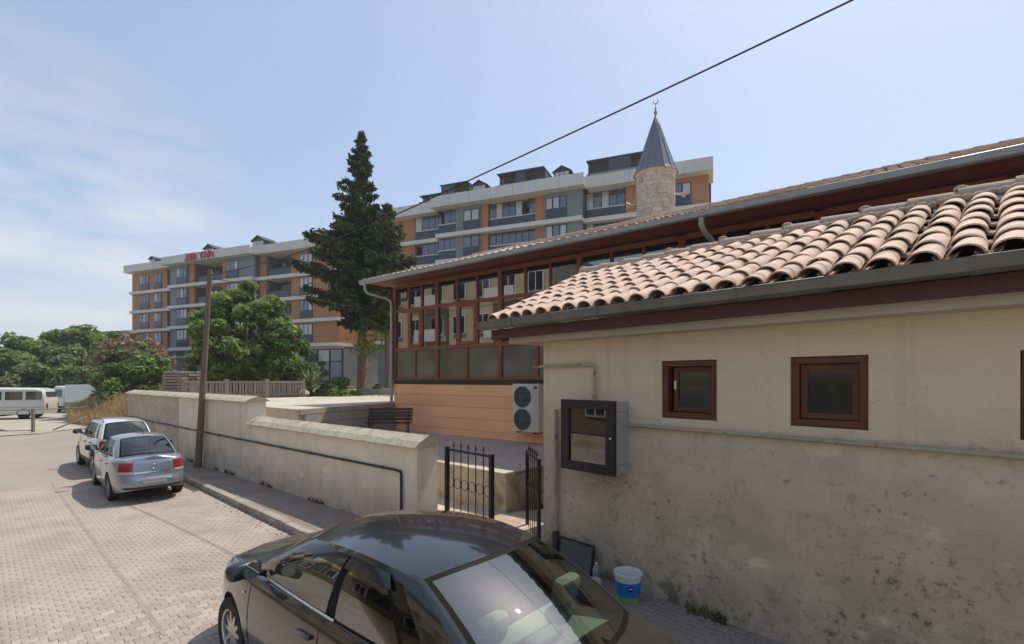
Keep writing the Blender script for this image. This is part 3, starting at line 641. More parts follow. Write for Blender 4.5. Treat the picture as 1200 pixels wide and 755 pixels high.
wwood_m = mat('window_wood', (.115, .036, .014), .5, var=.25, vs_=3, stretch=(1, 1, .3), bump=.1, bs=30)
wood_m = mat('red_brown_wood', (.22, .068, .024), .55, var=.25, vs_=3, stretch=(1, 1, .25), bump=.1, bs=30)
wood_f = mat('fascia_wood', (.075, .020, .014), .6, var=.25, vs_=2, stretch=(.2, 1, 1))
soff_m = mat('soffit_boards', (.155, .040, .020), .6, var=.25, vs_=2.5, stretch=(.15, 1, 1), rand=.15)
zinc_m = mat('zinc_gutter', (.165, .172, .162), .5, var=.2, vs_=3, metal=.55, bump=.1, bs=12, rand=.08)
zinc_l = mat('zinc_light', (.33, .34, .33), .5, var=.15, vs_=3, metal=.4)
tile_m = mat('clay_tile', (.64, .475, .36), .9, var=.14, vs_=6, rand=.07, bump=.25, bs=50, col2=(.48, .33, .24), c2=(.50, .68), c2s=5)
pan_m = mat('clay_pan_tile', (.34, .20, .135), .9, var=.25, vs_=3)
mort_m = mat('ridge_mortar', (.36, .28, .21), .95, var=.25, vs_=4, bump=.6, bs=20)
pipe_m = mat('painted_pipe', (.40, .345, .255), .6, var=.2, vs_=6, col2=(.16, .10, .06), c2=(.58, .68), c2s=5)
iron_m = mat('black_iron', (.012, .012, .013), .5, var=.2, vs_=10)
dkpipe_m = mat('black_conduit', (.022, .022, .023), .5, var=.2, vs_=6)

def half_tile(L_, r0, r1, th, n=8, a=86):
    """barrel tile: mouth at x=0, runs to x=L_ ; rises in z, spans y"""
    v = []
    for x, r_ in ((0, r0), (L_, r1)):
        for rr in (r_, r_ - th):
            for k in range(n + 1):
                q = R(-a + 2 * a * k / n); v.append((x, rr * math.sin(q), rr * math.cos(q)))
    m_ = n + 1; f = []
    for k in range(n):
        f += [(k, k + 1, 2 * m_ + k + 1, 2 * m_ + k), (m_ + k + 1, m_ + k, 3 * m_ + k, 3 * m_ + k + 1), (k + 1, k, m_ + k, m_ + k + 1), (2 * m_ + k, 2 * m_ + k + 1, 3 * m_ + k + 1, 3 * m_ + k)]
    f += [(0, 2 * m_, 3 * m_, m_), (n, m_ + n, 3 * m_ + n, 2 * m_ + n)]
    return v, f

# ------------------------------------------------------------------ small outbuilding at the right (plaster walls, barrel tile roof)
OB = empty('outbuilding', 'low dirty beige plastered outbuilding with clay barrel tile roof and small red brown windows', 'outbuilding', (.494, 7.614, 0), math.atan2(-.726, .688))
WX = [(2.025, 2.73), (3.50, 4.17), (5.16, 5.85)]; WZ0, WZ1, TOP = 2.42, 3.135, 3.58
wl = MB(); xs = [0] + [q for p in WX for q in p] + [7.5]
wl.box(0, 7.5, 0, .22, -.05, WZ0); wl.box(0, 7.5, 0, .22, WZ1, TOP)
for i in range(0, len(xs), 2): wl.box(xs[i], xs[i + 1], 0, .22, WZ0, WZ1)
wl.build('front_wall', out_plaster, OB)
wl = MB().box(0, .22, .22, 4.6, -.05, TOP).box(7.28, 7.5, .22, 4.6, -.05, TOP).box(.22, 7.28, 4.38, 4.6, -.05, TOP); wl.build('other_walls', out_plaster, OB)
MB().bbox(-.48, 7.9, -.30, .0, 3.47, 3.60, .012).box(-.48, -.002, .0, 4.9, 3.47, 3.598).build('eave_ledge', mat('eave_render', (.47, .41, .31), .92, var=.12, vs_=1.5, bump=.2, bs=30), OB)
MB().box(-.78, 8.1, -.405, -.36, 3.555, 3.70).box(-.78, -.735, -.358, 4.7, 3.555, 3.70).build('fascia', wood_f, OB)
MB().box(-.735, 8.1, -.36, 4.7, 3.601, 3.63).build('soffit', wood_f, OB)
# gutter in lengths with visible seams and brackets
gp = [(-.41, 3.828), (-.415, 3.725), (-.45, 3.70), (-.51, 3.70), (-.55, 3.725), (-.565, 3.81), (-.575, 3.828), (-.56, 3.832), (-.548, 3.81), (-.535, 3.735), (-.505, 3.714), (-.455, 3.714), (-.43, 3.735), (-.425, 3.828)]
x = -.93
for k, ln in enumerate([.75, .82, .78, .9, .84, .8, .95, .8, .85, .8, .74]):
    g_ = MB().extr([(y + (.004 if k % 2 else 0), z + random.uniform(-.004, .004)) for y, z in gp], x, x + ln + .03)
    g_.build('gutter_length', zinc_m, OB, fixn=True, smooth=30); x += ln
    if k < 10: MB().extr([(y - .004 if y < -.5 else y, z - (.004 if z < 3.72 else 0)) for y, z in gp[1:7]] + [(-.56, 3.80), (-.5, 3.715)], x - .012, x + .022).build('gutter_seam', zinc_m, OB, fixn=True)
MB().extr([gp[0], gp[1], gp[2], gp[3], gp[4], gp[5], (-.565, 3.815)], -.945, -.932).build('gutter_end', zinc_m, OB, fixn=True)
for k in range(11): MB().box(-.55 + k * .78, -.525 + k * .78, -.5805, -.40, 3.826, 3.834).build('gutter_bracket', zinc_l, OB)
# roof
PIT = math.atan2(4.93 - 3.84, 2.43); sl = 2.43 / math.cos(PIT)
for sgn, y0 in ((1, -.43), (-1, 4.43)):
    rs = MB().add([(-.78, y0, 3.80), (8.1, y0, 3.80), (8.1, 2.0, 4.88), (-.78, 2.0, 4.88), (-.78, y0, 3.76), (8.1, y0, 3.76), (8.1, 2.0, 4.84), (-.78, 2.0, 4.84)], [(0, 1, 2, 3), (7, 6, 5, 4), (0, 4, 5, 1), (2, 6, 7, 3), (1, 5, 6, 2), (0, 3, 7, 4)])
    rs.build('roof_deck', wood_f, OB, fixn=True)
tv, tf = half_tile(.43, .121, .105, .015, 9, 82)
tv = [(x, y, z * .86) for x, y, z in tv]; tm = MB().add(tv, tf).mesh('roof_tile', tile_m, smooth=50)
pv, pf = half_tile(.43, .085, .1, .013, 4, 70)
NC = 33; SPC = .264; pans = []
e1 = Vector((0, math.cos(PIT), math.sin(PIT))); en = Vector((0, -math.sin(PIT), math.cos(PIT)))
def tile_mat(e1_, en_, tilt):
    a_ = (e1_ * math.cos(tilt) - en_ * math.sin(tilt)).normalized(); n_ = (en_ * math.cos(tilt) + e1_ * math.sin(tilt)).normalized(); s_ = n_.cross(a_)
    return Matrix((a_, s_, n_)).transposed()
for c_ in range(NC):
    xx = -.67 + c_ * SPC + random.uniform(-.012, .012)
    for r_ in range(7):
        d = r_ * .367 - .03
        p = Vector((xx + random.uniform(-.012, .012), -.43, 3.845)) + e1 * (d + random.uniform(-.015, .015)) + en * (.012 + random.uniform(-.004, .008))
        Mx = tile_mat(e1, en, R(2.6) + random.uniform(-.012, .012)) @ Matrix.Rotation(random.uniform(-.045, .045), 3, 'Z')
        o = link(tm, 'roof_tile', OB, loc=p, rot=Mx.to_euler())
        pp = Vector((xx + SPC / 2, -.43, 3.845 + .075)) + e1 * (d - .02) + en * (-.0)
        Q = tile_mat(e1, en, R(4)); Q = Q @ Matrix.Rotation(math.pi, 3, 'X'); pans.append((np.array(Q), tuple(pp)))
    for r_ in range(7):     # far slope, out of sight from the street: joined
        e2 = Vector((0, -math.cos(PIT), math.sin(PIT))); n2 = Vector((0, math.sin(PIT), math.cos(PIT)))
        pp = Vector((xx, 4.43, 3.85)) + e2 * (r_ * .367 - .03) + n2 * .012; pans.append((np.array(tile_mat(e2, n2, R(4.2))), tuple(pp)))
V_, F_ = repeat(pv, [f for f in pf], pans); link(npmesh('pan_tiles', V_, F_, pan_m), 'pan_tiles', OB, kind='stuff')
rv, rf = half_tile(.50, .125, .105, .02, 8, 84)
rm = MB().add(rv, rf).mesh('ridge_tile', mort_m, smooth=50)
for k in range(20):
    link(rm, 'ridge_tile', OB, loc=(-.80 + k * .455, 2.0 + random.uniform(-.01, .01), 4.975 + random.uniform(-.008, .008)), rot=(0, R(2.2) + random.uniform(-.01, .01), random.uniform(-.02, .02)))
    if k % 2 == 0: MB().ball((-.80 + k * .455 + .02, 1.99, 5.095), (.07, .06, .035), 8, 6).build('mortar_lump', mort_m, OB, smooth=True)
mb_ = MB()
for k in range(90):
    mb_.ball((-.75 + k * .098, 1.87 + random.uniform(-.02, .02), 4.945 + random.uniform(-.015, .012)), (.07, .06, .05), 6, 4)
mb_.build('ridge_mortar', mort_m, OB, smooth=True, kind='stuff')
# windows
def small_window(x0, x1, inset, ajar):
    f = MB(); b_ = .075
    for q in ((x0 + .004, x1 - .004, WZ0 + .004, WZ0 + b_), (x0 + .004, x1 - .004, WZ1 - b_, WZ1 - .004), (x0 + .004, x0 + b_, WZ0 + b_, WZ1 - b_), (x1 - b_, x1 - .004, WZ0 + b_, WZ1 - b_)):
        f.bbox(q[0], q[1], .025, .14, q[2], q[3], .006)
    fo = f.build('window', wwood_m, OB)
    s_ = MB(); a0, a1, z0, z1 = x0 + b_ + .004 + ajar, x1 - b_ - .004, WZ0 + b_ + .004, WZ1 - b_ - .004; c_ = .062
    for q in ((a0, a1, z0, z0 + c_), (a0, a1, z1 - c_, z1), (a0, a0 + c_, z0 + c_, z1 - c_), (a1 - c_, a1, z0 + c_, z1 - c_)):
        s_.bbox(q[0], q[1], inset, inset + .05, q[2], q[3], .006)
    s_.build('sash', wwood_m, fo)
    MB().box(a0 + c_ - .005, a1 - c_ + .005, inset + .022, inset + .03, z0 + c_ - .005, z1 - c_ + .005).build('pane', glass('frosted_dark', (0, 0, 0), .06, rough=.10, body=(.020, .026, .020)), fo)
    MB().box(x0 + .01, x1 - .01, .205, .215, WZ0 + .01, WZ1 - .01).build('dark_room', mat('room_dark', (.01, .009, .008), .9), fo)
    if ajar:
        MB().bbox(a0 + .02, a0 + .045, inset - .035, inset, (z0 + z1) / 2, (z0 + z1) / 2 + .11, .008).build('handle', mat('white_handle', (.7, .68, .62), .4), fo)
small_window(*WX[0], .10, .035); small_window(*WX[1], .065, 0); small_window(*WX[2], .065, 0)
def clamp(mb, p, r_, ax): mb.lathe([(r_, -.018), (r_ * 1.35, -.018), (r_ * 1.35, .018), (r_, .018)], 10, c=p, axis=ax)
pp = MB().tube([(1.56, -.045, 2.30), (7.5, -.045, 2.285)], .024, 10)
for k in range(5): clamp(pp, (2.65 + k * 1.28, -.045, 2.298), .024, 'X')
pp.build('wall_pipe', pipe_m, OB, smooth=40)
pp = MB().tube([(1.02, -.05, 2.60), (1.02, -.05, 3.06), (1.005, -.05, 3.10), (.96, -.05, 3.115), (-.16, -.05, 3.105)], .021, 10); clamp(pp, (.7, -.05, 3.112), .021, 'X'); clamp(pp, (1.02, -.05, 2.66), .021, 'Z')
pp.build('entry_pipe', pipe_m, OB, smooth=40)
pp = MB().tube([(.30, -.05, .1), (.30, -.05, 2.45)], .03, 10); clamp(pp, (.30, -.05, 1.9), .03, 'Z'); clamp(pp, (.30, -.05, .9), .03, 'Z')
pp.build('rising_pipe', pipe_m, OB, smooth=40)
MB().bbox(.255, .345, -.085, -.015, .10, .62, .02).build('pipe_foot', mat('burnt_pipe', (.05, .045, .04), .8), OB)
OBM = Matrix.LocRotScale(Vector(OB.location), OB.rotation_euler, None)
def obp(x, y, z): v = OBM @ Vector((x, y, z)); return (v.x, v.y, v.z)
OBR = math.atan2(-.726, .688)

# meter cabinet on its wall
MC = empty('meter_cabinet', 'grey metal wall cabinet with a black framed glass door hung on the outbuilding wall', 'cabinet', obp(.68, 0, 1.66), OBR)
galv = mat('galvanised_sheet', (.42, .42, .41), .5, var=.1, vs_=4, metal=.3)
MB().bbox(0, .87, -.30, 0, 0, .95, .006).build('case', galv, MC)
MB().box(.8715, .874, -.30, -.002, .12, .125).box(.8715, .874, -.30, -.002, .82, .824).build('case_seam', black_pl, MC)
d_ = MB()
for q in ((-.015, .885, -.01, .115), (-.015, .885, .845, .965), (-.015, .13, .115, .845), (.745, .885, .115, .845)): d_.bbox(q[0], q[1], -.365, -.302, q[2], q[3], .008)
dd = d_.build('door', mat('black_door', (.010, .011, .014), .4, var=.15), MC)
MB().box(.128, .747, -.335, -.328, .113, .847).build('door_glass', glass('cabinet_glass', (.55, .55, .55), .12), dd)
MB().lathe([(.001, -.02), (.015, -.02), (.015, .02)], 10, axis='Y').build('lock', chrome_m, dd).location = (.84, -.365, .48)
bk_ = MB().box(.14, .735, -.3015, -.3005, .12, .84).build('back_plate', mat('cabinet_back', (.05, .05, .055), .7), MC)
for x0, z0, ww, hh in ((.2, .2, .2, .16), (.48, .2, .18, .3), (.2, .48, .3, .2)): MB().bbox(x0, x0 + ww, -.325, -.302, z0, z0 + hh, .006).build('meter', mat('meter_grey', (.25, .25, .24), .5), MC)

# air conditioner, two fans, hung on the glazed building's wall (placed below)
# bucket, bottle, leaning board by the wall foot
BK = empty('paint_bucket', 'white plastic paint bucket with blue wrap and green foot beside the outbuilding wall', 'bucket', (1.46, 6.12, .125), R(20))
MB().lathe([(.001, .0), (.135, .0), (.14, .01), (.168, .33), (.178, .335), (.178, .36), (.165, .362), (.155, .34), (.13, .02), (.001, .02)], 32).build('pail', mat('white_plastic', (.66, .66, .63), .4, var=.06, vs_=8), BK, smooth=45)
MB().lathe([(.1475, .085), (.1648, .265)], 32).build('blue_wrap', mat('blue_print', (.02, .16, .48), .4, var=.1, vs_=8), BK, smooth=True)
MB().lathe([(.1415, .01), (.1478, .085)], 32).build('green_wrap', mat('green_print', (.16, .36, .12), .4, var=.2, vs_=20), BK, smooth=True)
for nm, (cx, cz, hw, hh, m_) in (('oval_emblem', (-112, .20, .27, .035, mat('navy_print', (.008, .015, .10), .4))), ('white_script', (-112, .203, .17, .007, mat('white_print', (.75, .75, .75), .5)))):
    pts = []
    for k in range(24):
        q = 2 * math.pi * k / 24; an = R(cx) + hw * math.cos(q); z = cz + hh * math.sin(q); rr = .1475 + (z - .085) * .0961 + (.0012 if nm[0] == 'o' else .0022); pts.append((rr * math.cos(an), rr * math.sin(an), z))
    MB().add(pts + [tuple(np.mean(pts, 0) * np.array([1.008, 1.008, 1]))], [(k, (k + 1) % 24, 24) for k in range(24)]).build(nm, m_, BK)
MB().tube([(.178 * math.cos(q), .178 * math.sin(q), .33 - .07 * math.sin(q * 1.0) ** 2) for q in np.linspace(0, math.pi, 20)], .003, 6).build('wire_handle', zinc_l, BK, smooth=True)
LB = empty('leaning_board', 'dark grey green board with black edging leaning against the foot of the outbuilding wall', 'board', obp(.40, -.12, .12), OBR, rot=(R(-9), 0, OBR))
MB().bbox(.02, .60, -.012, .012, .02, .42, .003).build('sheet', mat('board_grey', (.10, .105, .095), .7, var=.15, vs_=3), LB)
e_ = MB()
for q in ((0, .62, 0, .02), (0, .62, .42, .445), (0, .02, .02, .42), (.60, .62, .02, .42)): e_.bbox(q[0], q[1], -.02, .02, q[2], q[3], .004)
e_.build('edging', black_pl, LB)
BT = empty('plastic_bottle', 'dusty clear plastic bottle standing beside the leaning board', 'bottle', obp(1.12, -.14, .122), 0)
BT.scale = (.85, .85, .72)
MB().lathe([(.001, 0), (.055, 0), (.06, .02), (.058, .09), (.061, .1), (.058, .11), (.06, .22), (.045, .28), (.022, .31), (.02, .33)], 18).build('flask', mat('cloudy_plastic', (.27, .27, .25), .35, var=.2, vs_=9), BT, smooth=True)
MB().lathe([(.023, .325), (.023, .35), (.001, .352)], 12).build('cap', mat('white_handle', (.7, .68, .62), .4), BT)
tag(MB().ball((0, 0, .06), (.11, .09, .07), 12, 8).build('crumpled_bag', mat('pale_bag', (.42, .40, .36), .7, var=.3, vs_=9, bump=1.0, bs=9), smooth=True), 'pale crumpled bag lying between the bottle and the bucket', 'bag').location = obp(1.22, -.30, .12)

# ------------------------------------------------------------------ garden wall along the pavement
WA = Vector((-1.70, 8.72)); WD = Vector((-.763, .646)); WN = Vector((.646, .763)); WROT = math.atan2(WD.y, WD.x)
GW = empty('garden_wall', 'long pale plastered garden wall with pitched coping and black conduit, stepped up towards the far end', 'wall', (WA.x, WA.y, 0), WROT)
# local x along the wall away from the gate, local y = -WN (towards the street), so the wall body is y in [-.48, 0]
def wallbit(x0, x1, z1, m_, nm):
    n = max(2, int((x1 - x0) / .25)); g1 = [[(x0 + (x1 - x0) * i / n, 0 + .008 * math.sin(i * 1.7) * math.sin(j * 1.1), -.05 + (z1 + .05) * j / 8) for j in range(9)] for i in range(n + 1)]
    b_ = MB().grid(g1[::-1]); b_.grid([[(p[0], -.48, p[2]) for p in r_] for r_ in g1]); b_.add([(x0, 0, -.05), (x0, -.48, -.05), (x0, -.48, z1), (x0, 0, z1)], [(0, 3, 2, 1)]); b_.add([(x1, 0, -.05), (x1, -.48, -.05), (x1, -.48, z1), (x1, 0, z1)], [(0, 1, 2, 3)])
    return b_.build(nm, m_, GW, fixn=True, weld=True)
wallbit(0, 7.35, 1.70, wall_plaster, 'low_section'); wallbit(7.35, 13.3, 2.30, wall_plaster, 'high_section'); wallbit(13.31, 20.5, 2.31, wallb_plaster, 'far_section')
def coping(x0, x1, ze, zr, nm, rough):
    n = int((x1 - x0) / .12); rows = []
    prof = [(.09, -.03), (.095, .02), (-.02, .5), (-.24, 1.0), (-.46, .5), (-.575, .02), (-.57, -.03)]
    for i in range(n + 1):
        x = x0 + (x1 - x0) * i / n
        rows.append([(x, y + random.uniform(-rough, rough), ze + (zr - ze) * k + random.uniform(-rough, rough) * .8) for y, k in prof])
    m_ = MB().grid(rows); m_.add(rows[0], [tuple(range(7))]); m_.add(rows[-1], [tuple(range(6, -1, -1))]); m_.grid([[r_[-1], r_[0]] for r_ in rows])
    return m_.build(nm, cope_m, GW, fixn=True, weld=True)
coping(-.06, 7.33, 1.68, 1.885, 'coping', .006); coping(7.29, 20.6, 2.285, 2.44, 'coping', .005)
MB().box(10.72, 10.78, -.002, .02, -.05, 2.28).build('joint_strip', wall_plaster, GW)
cd = MB().tube([(20.4, .035, 1.24), (9, .035, 1.22), (.57, .035, 1.215), (.44, .035, 1.20), (.42, .035, 1.16), (.42, .035, .1)], .024, 8)
for k in range(14): clamp(cd, (1.0 + k * 1.4, .035, 1.217), .024, 'X')
cd.build('conduit', dkpipe_m, GW, smooth=40)

# ------------------------------------------------------------------ gate leaves
def gate(nm, label, p, q, z0, z1, nb, post_w):
    p, q = Vector(p), Vector(q); d = (q - p); ln = d.length; an = math.atan2(d.y, d.x)
    g_ = empty('gate', label, 'gate', (p.x, p.y, 0), an, 'iron gate leaves')
    w_ = post_w / 2
    MB().box(-w_, w_, -w_, w_, z0 - .12, z1 + .04).build('stile', iron_m, g_); MB().box(ln - w_, ln + w_, -w_, w_, z0 - .1, z1 + .03).build('stile', iron_m, g_)
    MB().box(w_, ln - w_, -.014, .014, z1 - .02, z1 + .016).build('top_rail', iron_m, g_); MB().box(w_, ln - w_, -.014, .014, z0, z0 + .035).build('bottom_rail', iron_m, g_)
    sp_ = ln / (nb + 1)
    bm_ = MB().tube([(0, 0, z0 + .036), (0, 0, z1 - .021)], .009, 6).tube([(0, 0, z1 + .017), (0, 0, z1 + .05)], .008, 6).lathe([(.004, z1 + .05), (.02, z1 + .075), (.012, z1 + .11), (.001, z1 + .165)], 6).mesh('bar', iron_m)
    for k in range(nb): link(bm_, 'bar', g_, loc=(sp_ * (k + 1), 0, 0))
    rg = MB().tube([(sp_ * .44 * math.cos(t_), 0, sp_ * .44 * math.sin(t_)) for t_ in np.linspace(0, 2 * math.pi, 22)], .0065, 5, caps=False).mesh('ring', iron_m, smooth=True)
    for k in range(nb + 1): link(rg, 'ring', g_, loc=(sp_ * (k + .5), 0, z0 + (z1 - z0) * .60))
    return g_
gate('gate', 'closed black iron gate leaf with a row of rings next to the garden wall end', (-1.16, 8.70), (-.33, 7.84), .22, 1.66, 5, .066)
gate('gate', 'black iron gate leaf swung inwards against the outbuilding corner', (.43, 7.70), (.27, 8.74), .20, 1.60, 5, .05)

# ------------------------------------------------------------------ courtyard behind the gate: floor, raised platform, steps, terrace
stone_m = mat('courtyard_stone', (.50, .43, .31), .85, var=.16, vs_=1.6, bump=.3, bs=18, col2=(.27, .22, .13), c2=(.52, .68), c2s=2.0, world=True)
flag_m = mat('floor_slabs', (.52, .44, .34), .8, var=.14, vs_=1.2, col2=(.42, .30, .23), c2=(.5, .6), c2s=1.1, world=True)
plat_m = mat('platform_paving', (.42, .35, .285), .9, var=.14, vs_=.9, world=True)
terr_m = mat('terrace_paving', (.52, .47, .39), .9, var=.12, vs_=.8, world=True, col2=(.42, .36, .27), c2=(.5, .65), c2s=.7)
def P2(a, c, o=Vector((-.13, 9.48)), d=Vector((-.751, .660)), n=Vector((.660, .751))): v = o + d * a + n * c; return (v.x, v.y)
MB().prism([(-1.3, 8.95), (-.1, 7.5), (.494, 7.614), (3.6, 10.3), P2(-1.6, 3), P2(0, .05), P2(3, .05), P2(18, .05), P2(18, -1.3)], -.05, .30).build('courtyard_floor', flag_m, kind='structure', fixn=True)
PLAT = bpy.data.objects.new('platform', None); COL.objects.link(PLAT); PLAT['kind'] = 'structure'
MB().prism([P2(0, .012), P2(18, .012), P2(18, 9), P2(0, 9)], -.05, 1.035).build('platform_wall', stone_m, PLAT, fixn=True)
MB().prism([P2(-.0, .30), P2(18, .30), P2(18, 9.2), P2(-4, 9.2), P2(-4, 1.9), P2(0, 1.9)], 1.0, 1.062).build('platform_paving', plat_m, PLAT, fixn=True)
for k in range(9):
    MB().prism([P2(k * 1.2 + .004, -.02), P2(k * 1.2 + 1.196, -.02), P2(k * 1.2 + 1.196, .31), P2(k * 1.2 + .004, .31)], 1.0355, 1.075 + random.uniform(-.002, .002)).build('edge_slab', flag_m, PLAT, fixn=True)
STP = bpy.data.objects.new('steps', None); COL.objects.link(STP); STP['kind'] = 'structure'
for k in range(3):
    MB().prism([P2(-.015, 1.0 + k * .32), P2(-1.8, 1.0 + k * .32), P2(-1.8, 1.9), P2(-.015, 1.9)], .30 + k * .19, .49 + k * .19 - (.001 if k else 0)).build('step', stone_m, STP, fixn=True)
# terrace with a boarded retaining face
TP = [(-6.06, 13.8), (-4.40, 18.05), (-2.2, 22.0), (3, 34), (-12, 31), (-9.9, 24.2), (-13.4, 20.0)]
MB().prism(TP, -.05, 2.05).build('terrace', terr_m, kind='structure', fixn=True)
g_t = mat('garden_earth', (.33, .26, .15), .95, var=.25, vs_=1.2, col2=(.36, .30, .12), c2=(.45, .6), c2s=.9, world=True)
MB().prism([(-13.45, 20.02), (-9.92, 24.25), (-12.0, 31.1), (3.1, 34.1), (60, 34), (60, 90), (-60, 90), (-31, 42), (-18.1, 22.8), (-13.6, 19.0)], -.05, 1.99).build('garden_ground', g_t, kind='structure', fixn=True)
tread_m = mat('grey_timber', (.36, .325, .29), .85, var=.2, vs_=3, stretch=(.3, 1, 1), rand=.12)
ST = Vector((.366, .931)); SN = Vector((.931, -.366))
edge_m = mat('terrace_edge', (.42, .33, .25), .9, var=.2, vs_=1.5, world=True)
def TPt(a, c): v = Vector((-6.06, 13.8)) + ST * a + SN * c; return (v.x, v.y)
TS_ = bpy.data.objects.new('retaining_wall', None); COL.objects.link(TS_); TS_['kind'] = 'structure'
MB().prism([TPt(.0, .0), TPt(4.5, .0), TPt(4.5, .10), TPt(.0, .10)], 1.9, 2.052).build('edge_beam', edge_m, TS_, fixn=True)
for k in range(3):      # a low retaining face of broad grey boards
    z0 = 1.07 + k * .275; f0 = .16 - .03 * k
    for a0, a1 in ((.18, 2.25), (2.256, 4.35)):
        MB().prism([TPt(a0, .02), TPt(a1, .02), TPt(a1, f0), TPt(a0, f0)], z0 + .004, z0 + .268).build('retaining_board', tread_m, TS_, fixn=True)
# bench
BN = empty('park_bench', 'dark brown slatted bench with iron legs on the platform before the salmon wall', 'bench', (-4.0, 16.0, 1.062), R(184))
bw_ = mat('dark_bench_wood', (.045, .026, .017), .6, var=.25, vs_=4, stretch=(.2, 1, 1), rand=.15)
for k in range(4): MB().bbox(-.72, .72, .05 + k * .115, .145 + k * .115, .43, .455, .006).build('seat_slat', bw_, BN)
for k in range(4):
    o = MB().bbox(-.72, .72, -.012, .012, 0, .088, .006).build('back_slat', bw_, BN); o.location = (0, -.0 - .025 * k, .50 + k * .105); o.rotation_euler = (R(12), 0, 0)
for sx_ in (-.6, .6):
    MB().tube([(sx_, .50, 0), (sx_, .40, .22), (sx_, .46, .42)], .02, 6).tube([(sx_, -.12, 0), (sx_, .02, .22), (sx_, -.0, .44), (sx_, -.10, .90)], .02, 6).tube([(sx_, .46, .42), (sx_, .02, .42)], .018, 6).tube([(sx_, .50, .44), (sx_, .50, .64), (sx_, .44, .67), (sx_, -.04, .66)], .018, 6).build('iron_leg', iron_m, BN, smooth=True)

# ------------------------------------------------------------------ glazed prayer house
MQA = math.atan2(-.61, .792)
MQ = empty('glazed_hall', 'long red brown timber hall with glazed porch, salmon boarded base and overhanging tiled roof', 'hall', (-4.35, 17.98, 0), MQA)
salm = mat('salmon_paint', (.95, .48, .255), .7, var=.10, vs_=1.5, stretch=(.4, 1, 1), rand=.06, bump=.1, bs=20)
MX = 21.0
for k in range(5):
    z0 = .9 + k * .37; o = MB().bbox(0, MX, -.004 * (k % 2) - .004 - .0, .1, z0 + .003, min(z0 + .367, 2.738), .008).build('wall_board', salm, MQ)
MB().box(.0, MX, .10, 9.9, .5, 2.74).box(.12, MX, 1.4, 9.9, 2.741, 6.4).build('core_wall', mat('hall_inside', (.10, .07, .05), .9), MQ)
MB().box(-.01, MX, -.02, .1, 2.742, 2.895).build('skirt_beam', mat('dark_beam', (.035, .018, .013), .6, var=.2), MQ)
thick = [0.02, 2.26, 5.03, 7.8] + [7.8 + 2.77 * k for k in range(1, 5)]
for t_ in thick: MB().bbox(t_ - .075, t_ + .075, -.03, .11, 2.897, 6.30, .008).build('post', wood_m, MQ)
rails = [(2.897, 2.97), (3.92, 4.05), (5.36, 5.46), (6.22, 6.34)]
for i in range(len(thick) - 1):
    a0, a1 = thick[i] + .076, thick[i + 1] - .076
    for z0, z1 in rails: MB().bbox(a0, a1, -.018, .09, z0, z1, .006).build('rail', wood_m, MQ)
    mid = (a0 + a1) / 2; MB().bbox(mid - .04, mid + .04, -.014, .085, 2.971, 3.919, .006).build('mullion', wood_m, MQ)
    for b0, b1 in ((a0, mid - .041), (mid + .041, a1)): MB().box(b0, b1, .03, .042, 2.971, 3.919).build('lower_panel', glass('panel_glass', (0, 0, 0), .06, rough=.12, body=(.105, .10, .075)), MQ)
    th = [a0 + (a1 - a0) / 3, a0 + 2 * (a1 - a0) / 3]
    for q in th: MB().bbox(q - .036, q + .036, -.016, .085, 4.051, 5.359, .006).build('mullion', wood_m, MQ); MB().bbox(q - .034, q + .034, -.016, .085, 5.461, 6.219, .006).build('mullion', wood_m, MQ)
    bx = [a0] + th + [a1]
    for j in range(3):
        b0, b1 = bx[j] + (.037 if j else 0), bx[j + 1] - (.037 if j < 2 else 0); gm_ = glass('hall_glass', (.30, .31, .28), .30)
        MB().box(b0, b1, .035, .043, 5.461, 6.219).build('pane', gm_, MQ)
        if j == 1:
            s_ = MB()
            for q in ((b0 + .002, b1 - .002, 4.053, 4.15), (b0 + .002, b1 - .002, 5.26, 5.357), (b0 + .002, b0 + .10, 4.15, 5.26), (b1 - .10, b1 - .002, 4.15, 5.26)): s_.bbox(q[0], q[1], -.03, .06, q[2], q[3], .006)
            c_ = s_.build('casement', wood_m, MQ); MB().box(b0 + .1, b1 - .1, .018, .026, 4.15, 5.26).build('pane', gm_, c_)
        else: MB().box(b0, b1, .035, .043, 4.051, 5.359).build('pane', gm_, MQ)
# curtains and floor behind the glass
MB().box(.2, MX, .1, 1.4, 2.72, 2.738).build('porch_floor', mat('hall_inside', (.10, .07, .05), .9), MQ)
# eaves: sloping soffit boards, gutter, downpipes
for k in range(6):
    y0, y1 = -.88 + k * .148, -.88 + (k + 1) * .148 - .004; MB().add([(-.62, y0, 6.40 + (.002 if k % 2 else 0)), (MX, y0, 6.40 + (.002 if k % 2 else 0)), (MX, y1, 6.372), (-.62, y1, 6.372), (-.62, y0, 6.43), (MX, y0, 6.43), (MX, y1, 6.43), (-.62, y1, 6.43)], [(0, 3, 2, 1), (4, 5, 6, 7), (0, 1, 5, 4), (1, 2, 6, 5), (2, 3, 7, 6), (3, 0, 4, 7)]).build('soffit_board', soff_m, MQ)
MB().box(-.62, -.6, -.87, 9.9, 6.3, 6.44).build('verge_board', soff_m, MQ)
gq = [(-.885, 6.475), (-.89, 6.36), (-.925, 6.335), (-.985, 6.335), (-1.02, 6.36), (-1.03, 6.475), (-1.016, 6.478), (-1.008, 6.37), (-.98, 6.35), (-.93, 6.35), (-.904, 6.37), (-.9, 6.478)]
x = -.72
for k in range(11):
    MB().extr([(y, z + random.uniform(-.005, .005)) for y, z in gq], x, x + 2.0).build('gutter_length', zinc_l, MQ, fixn=True, smooth=30); x += 1.995
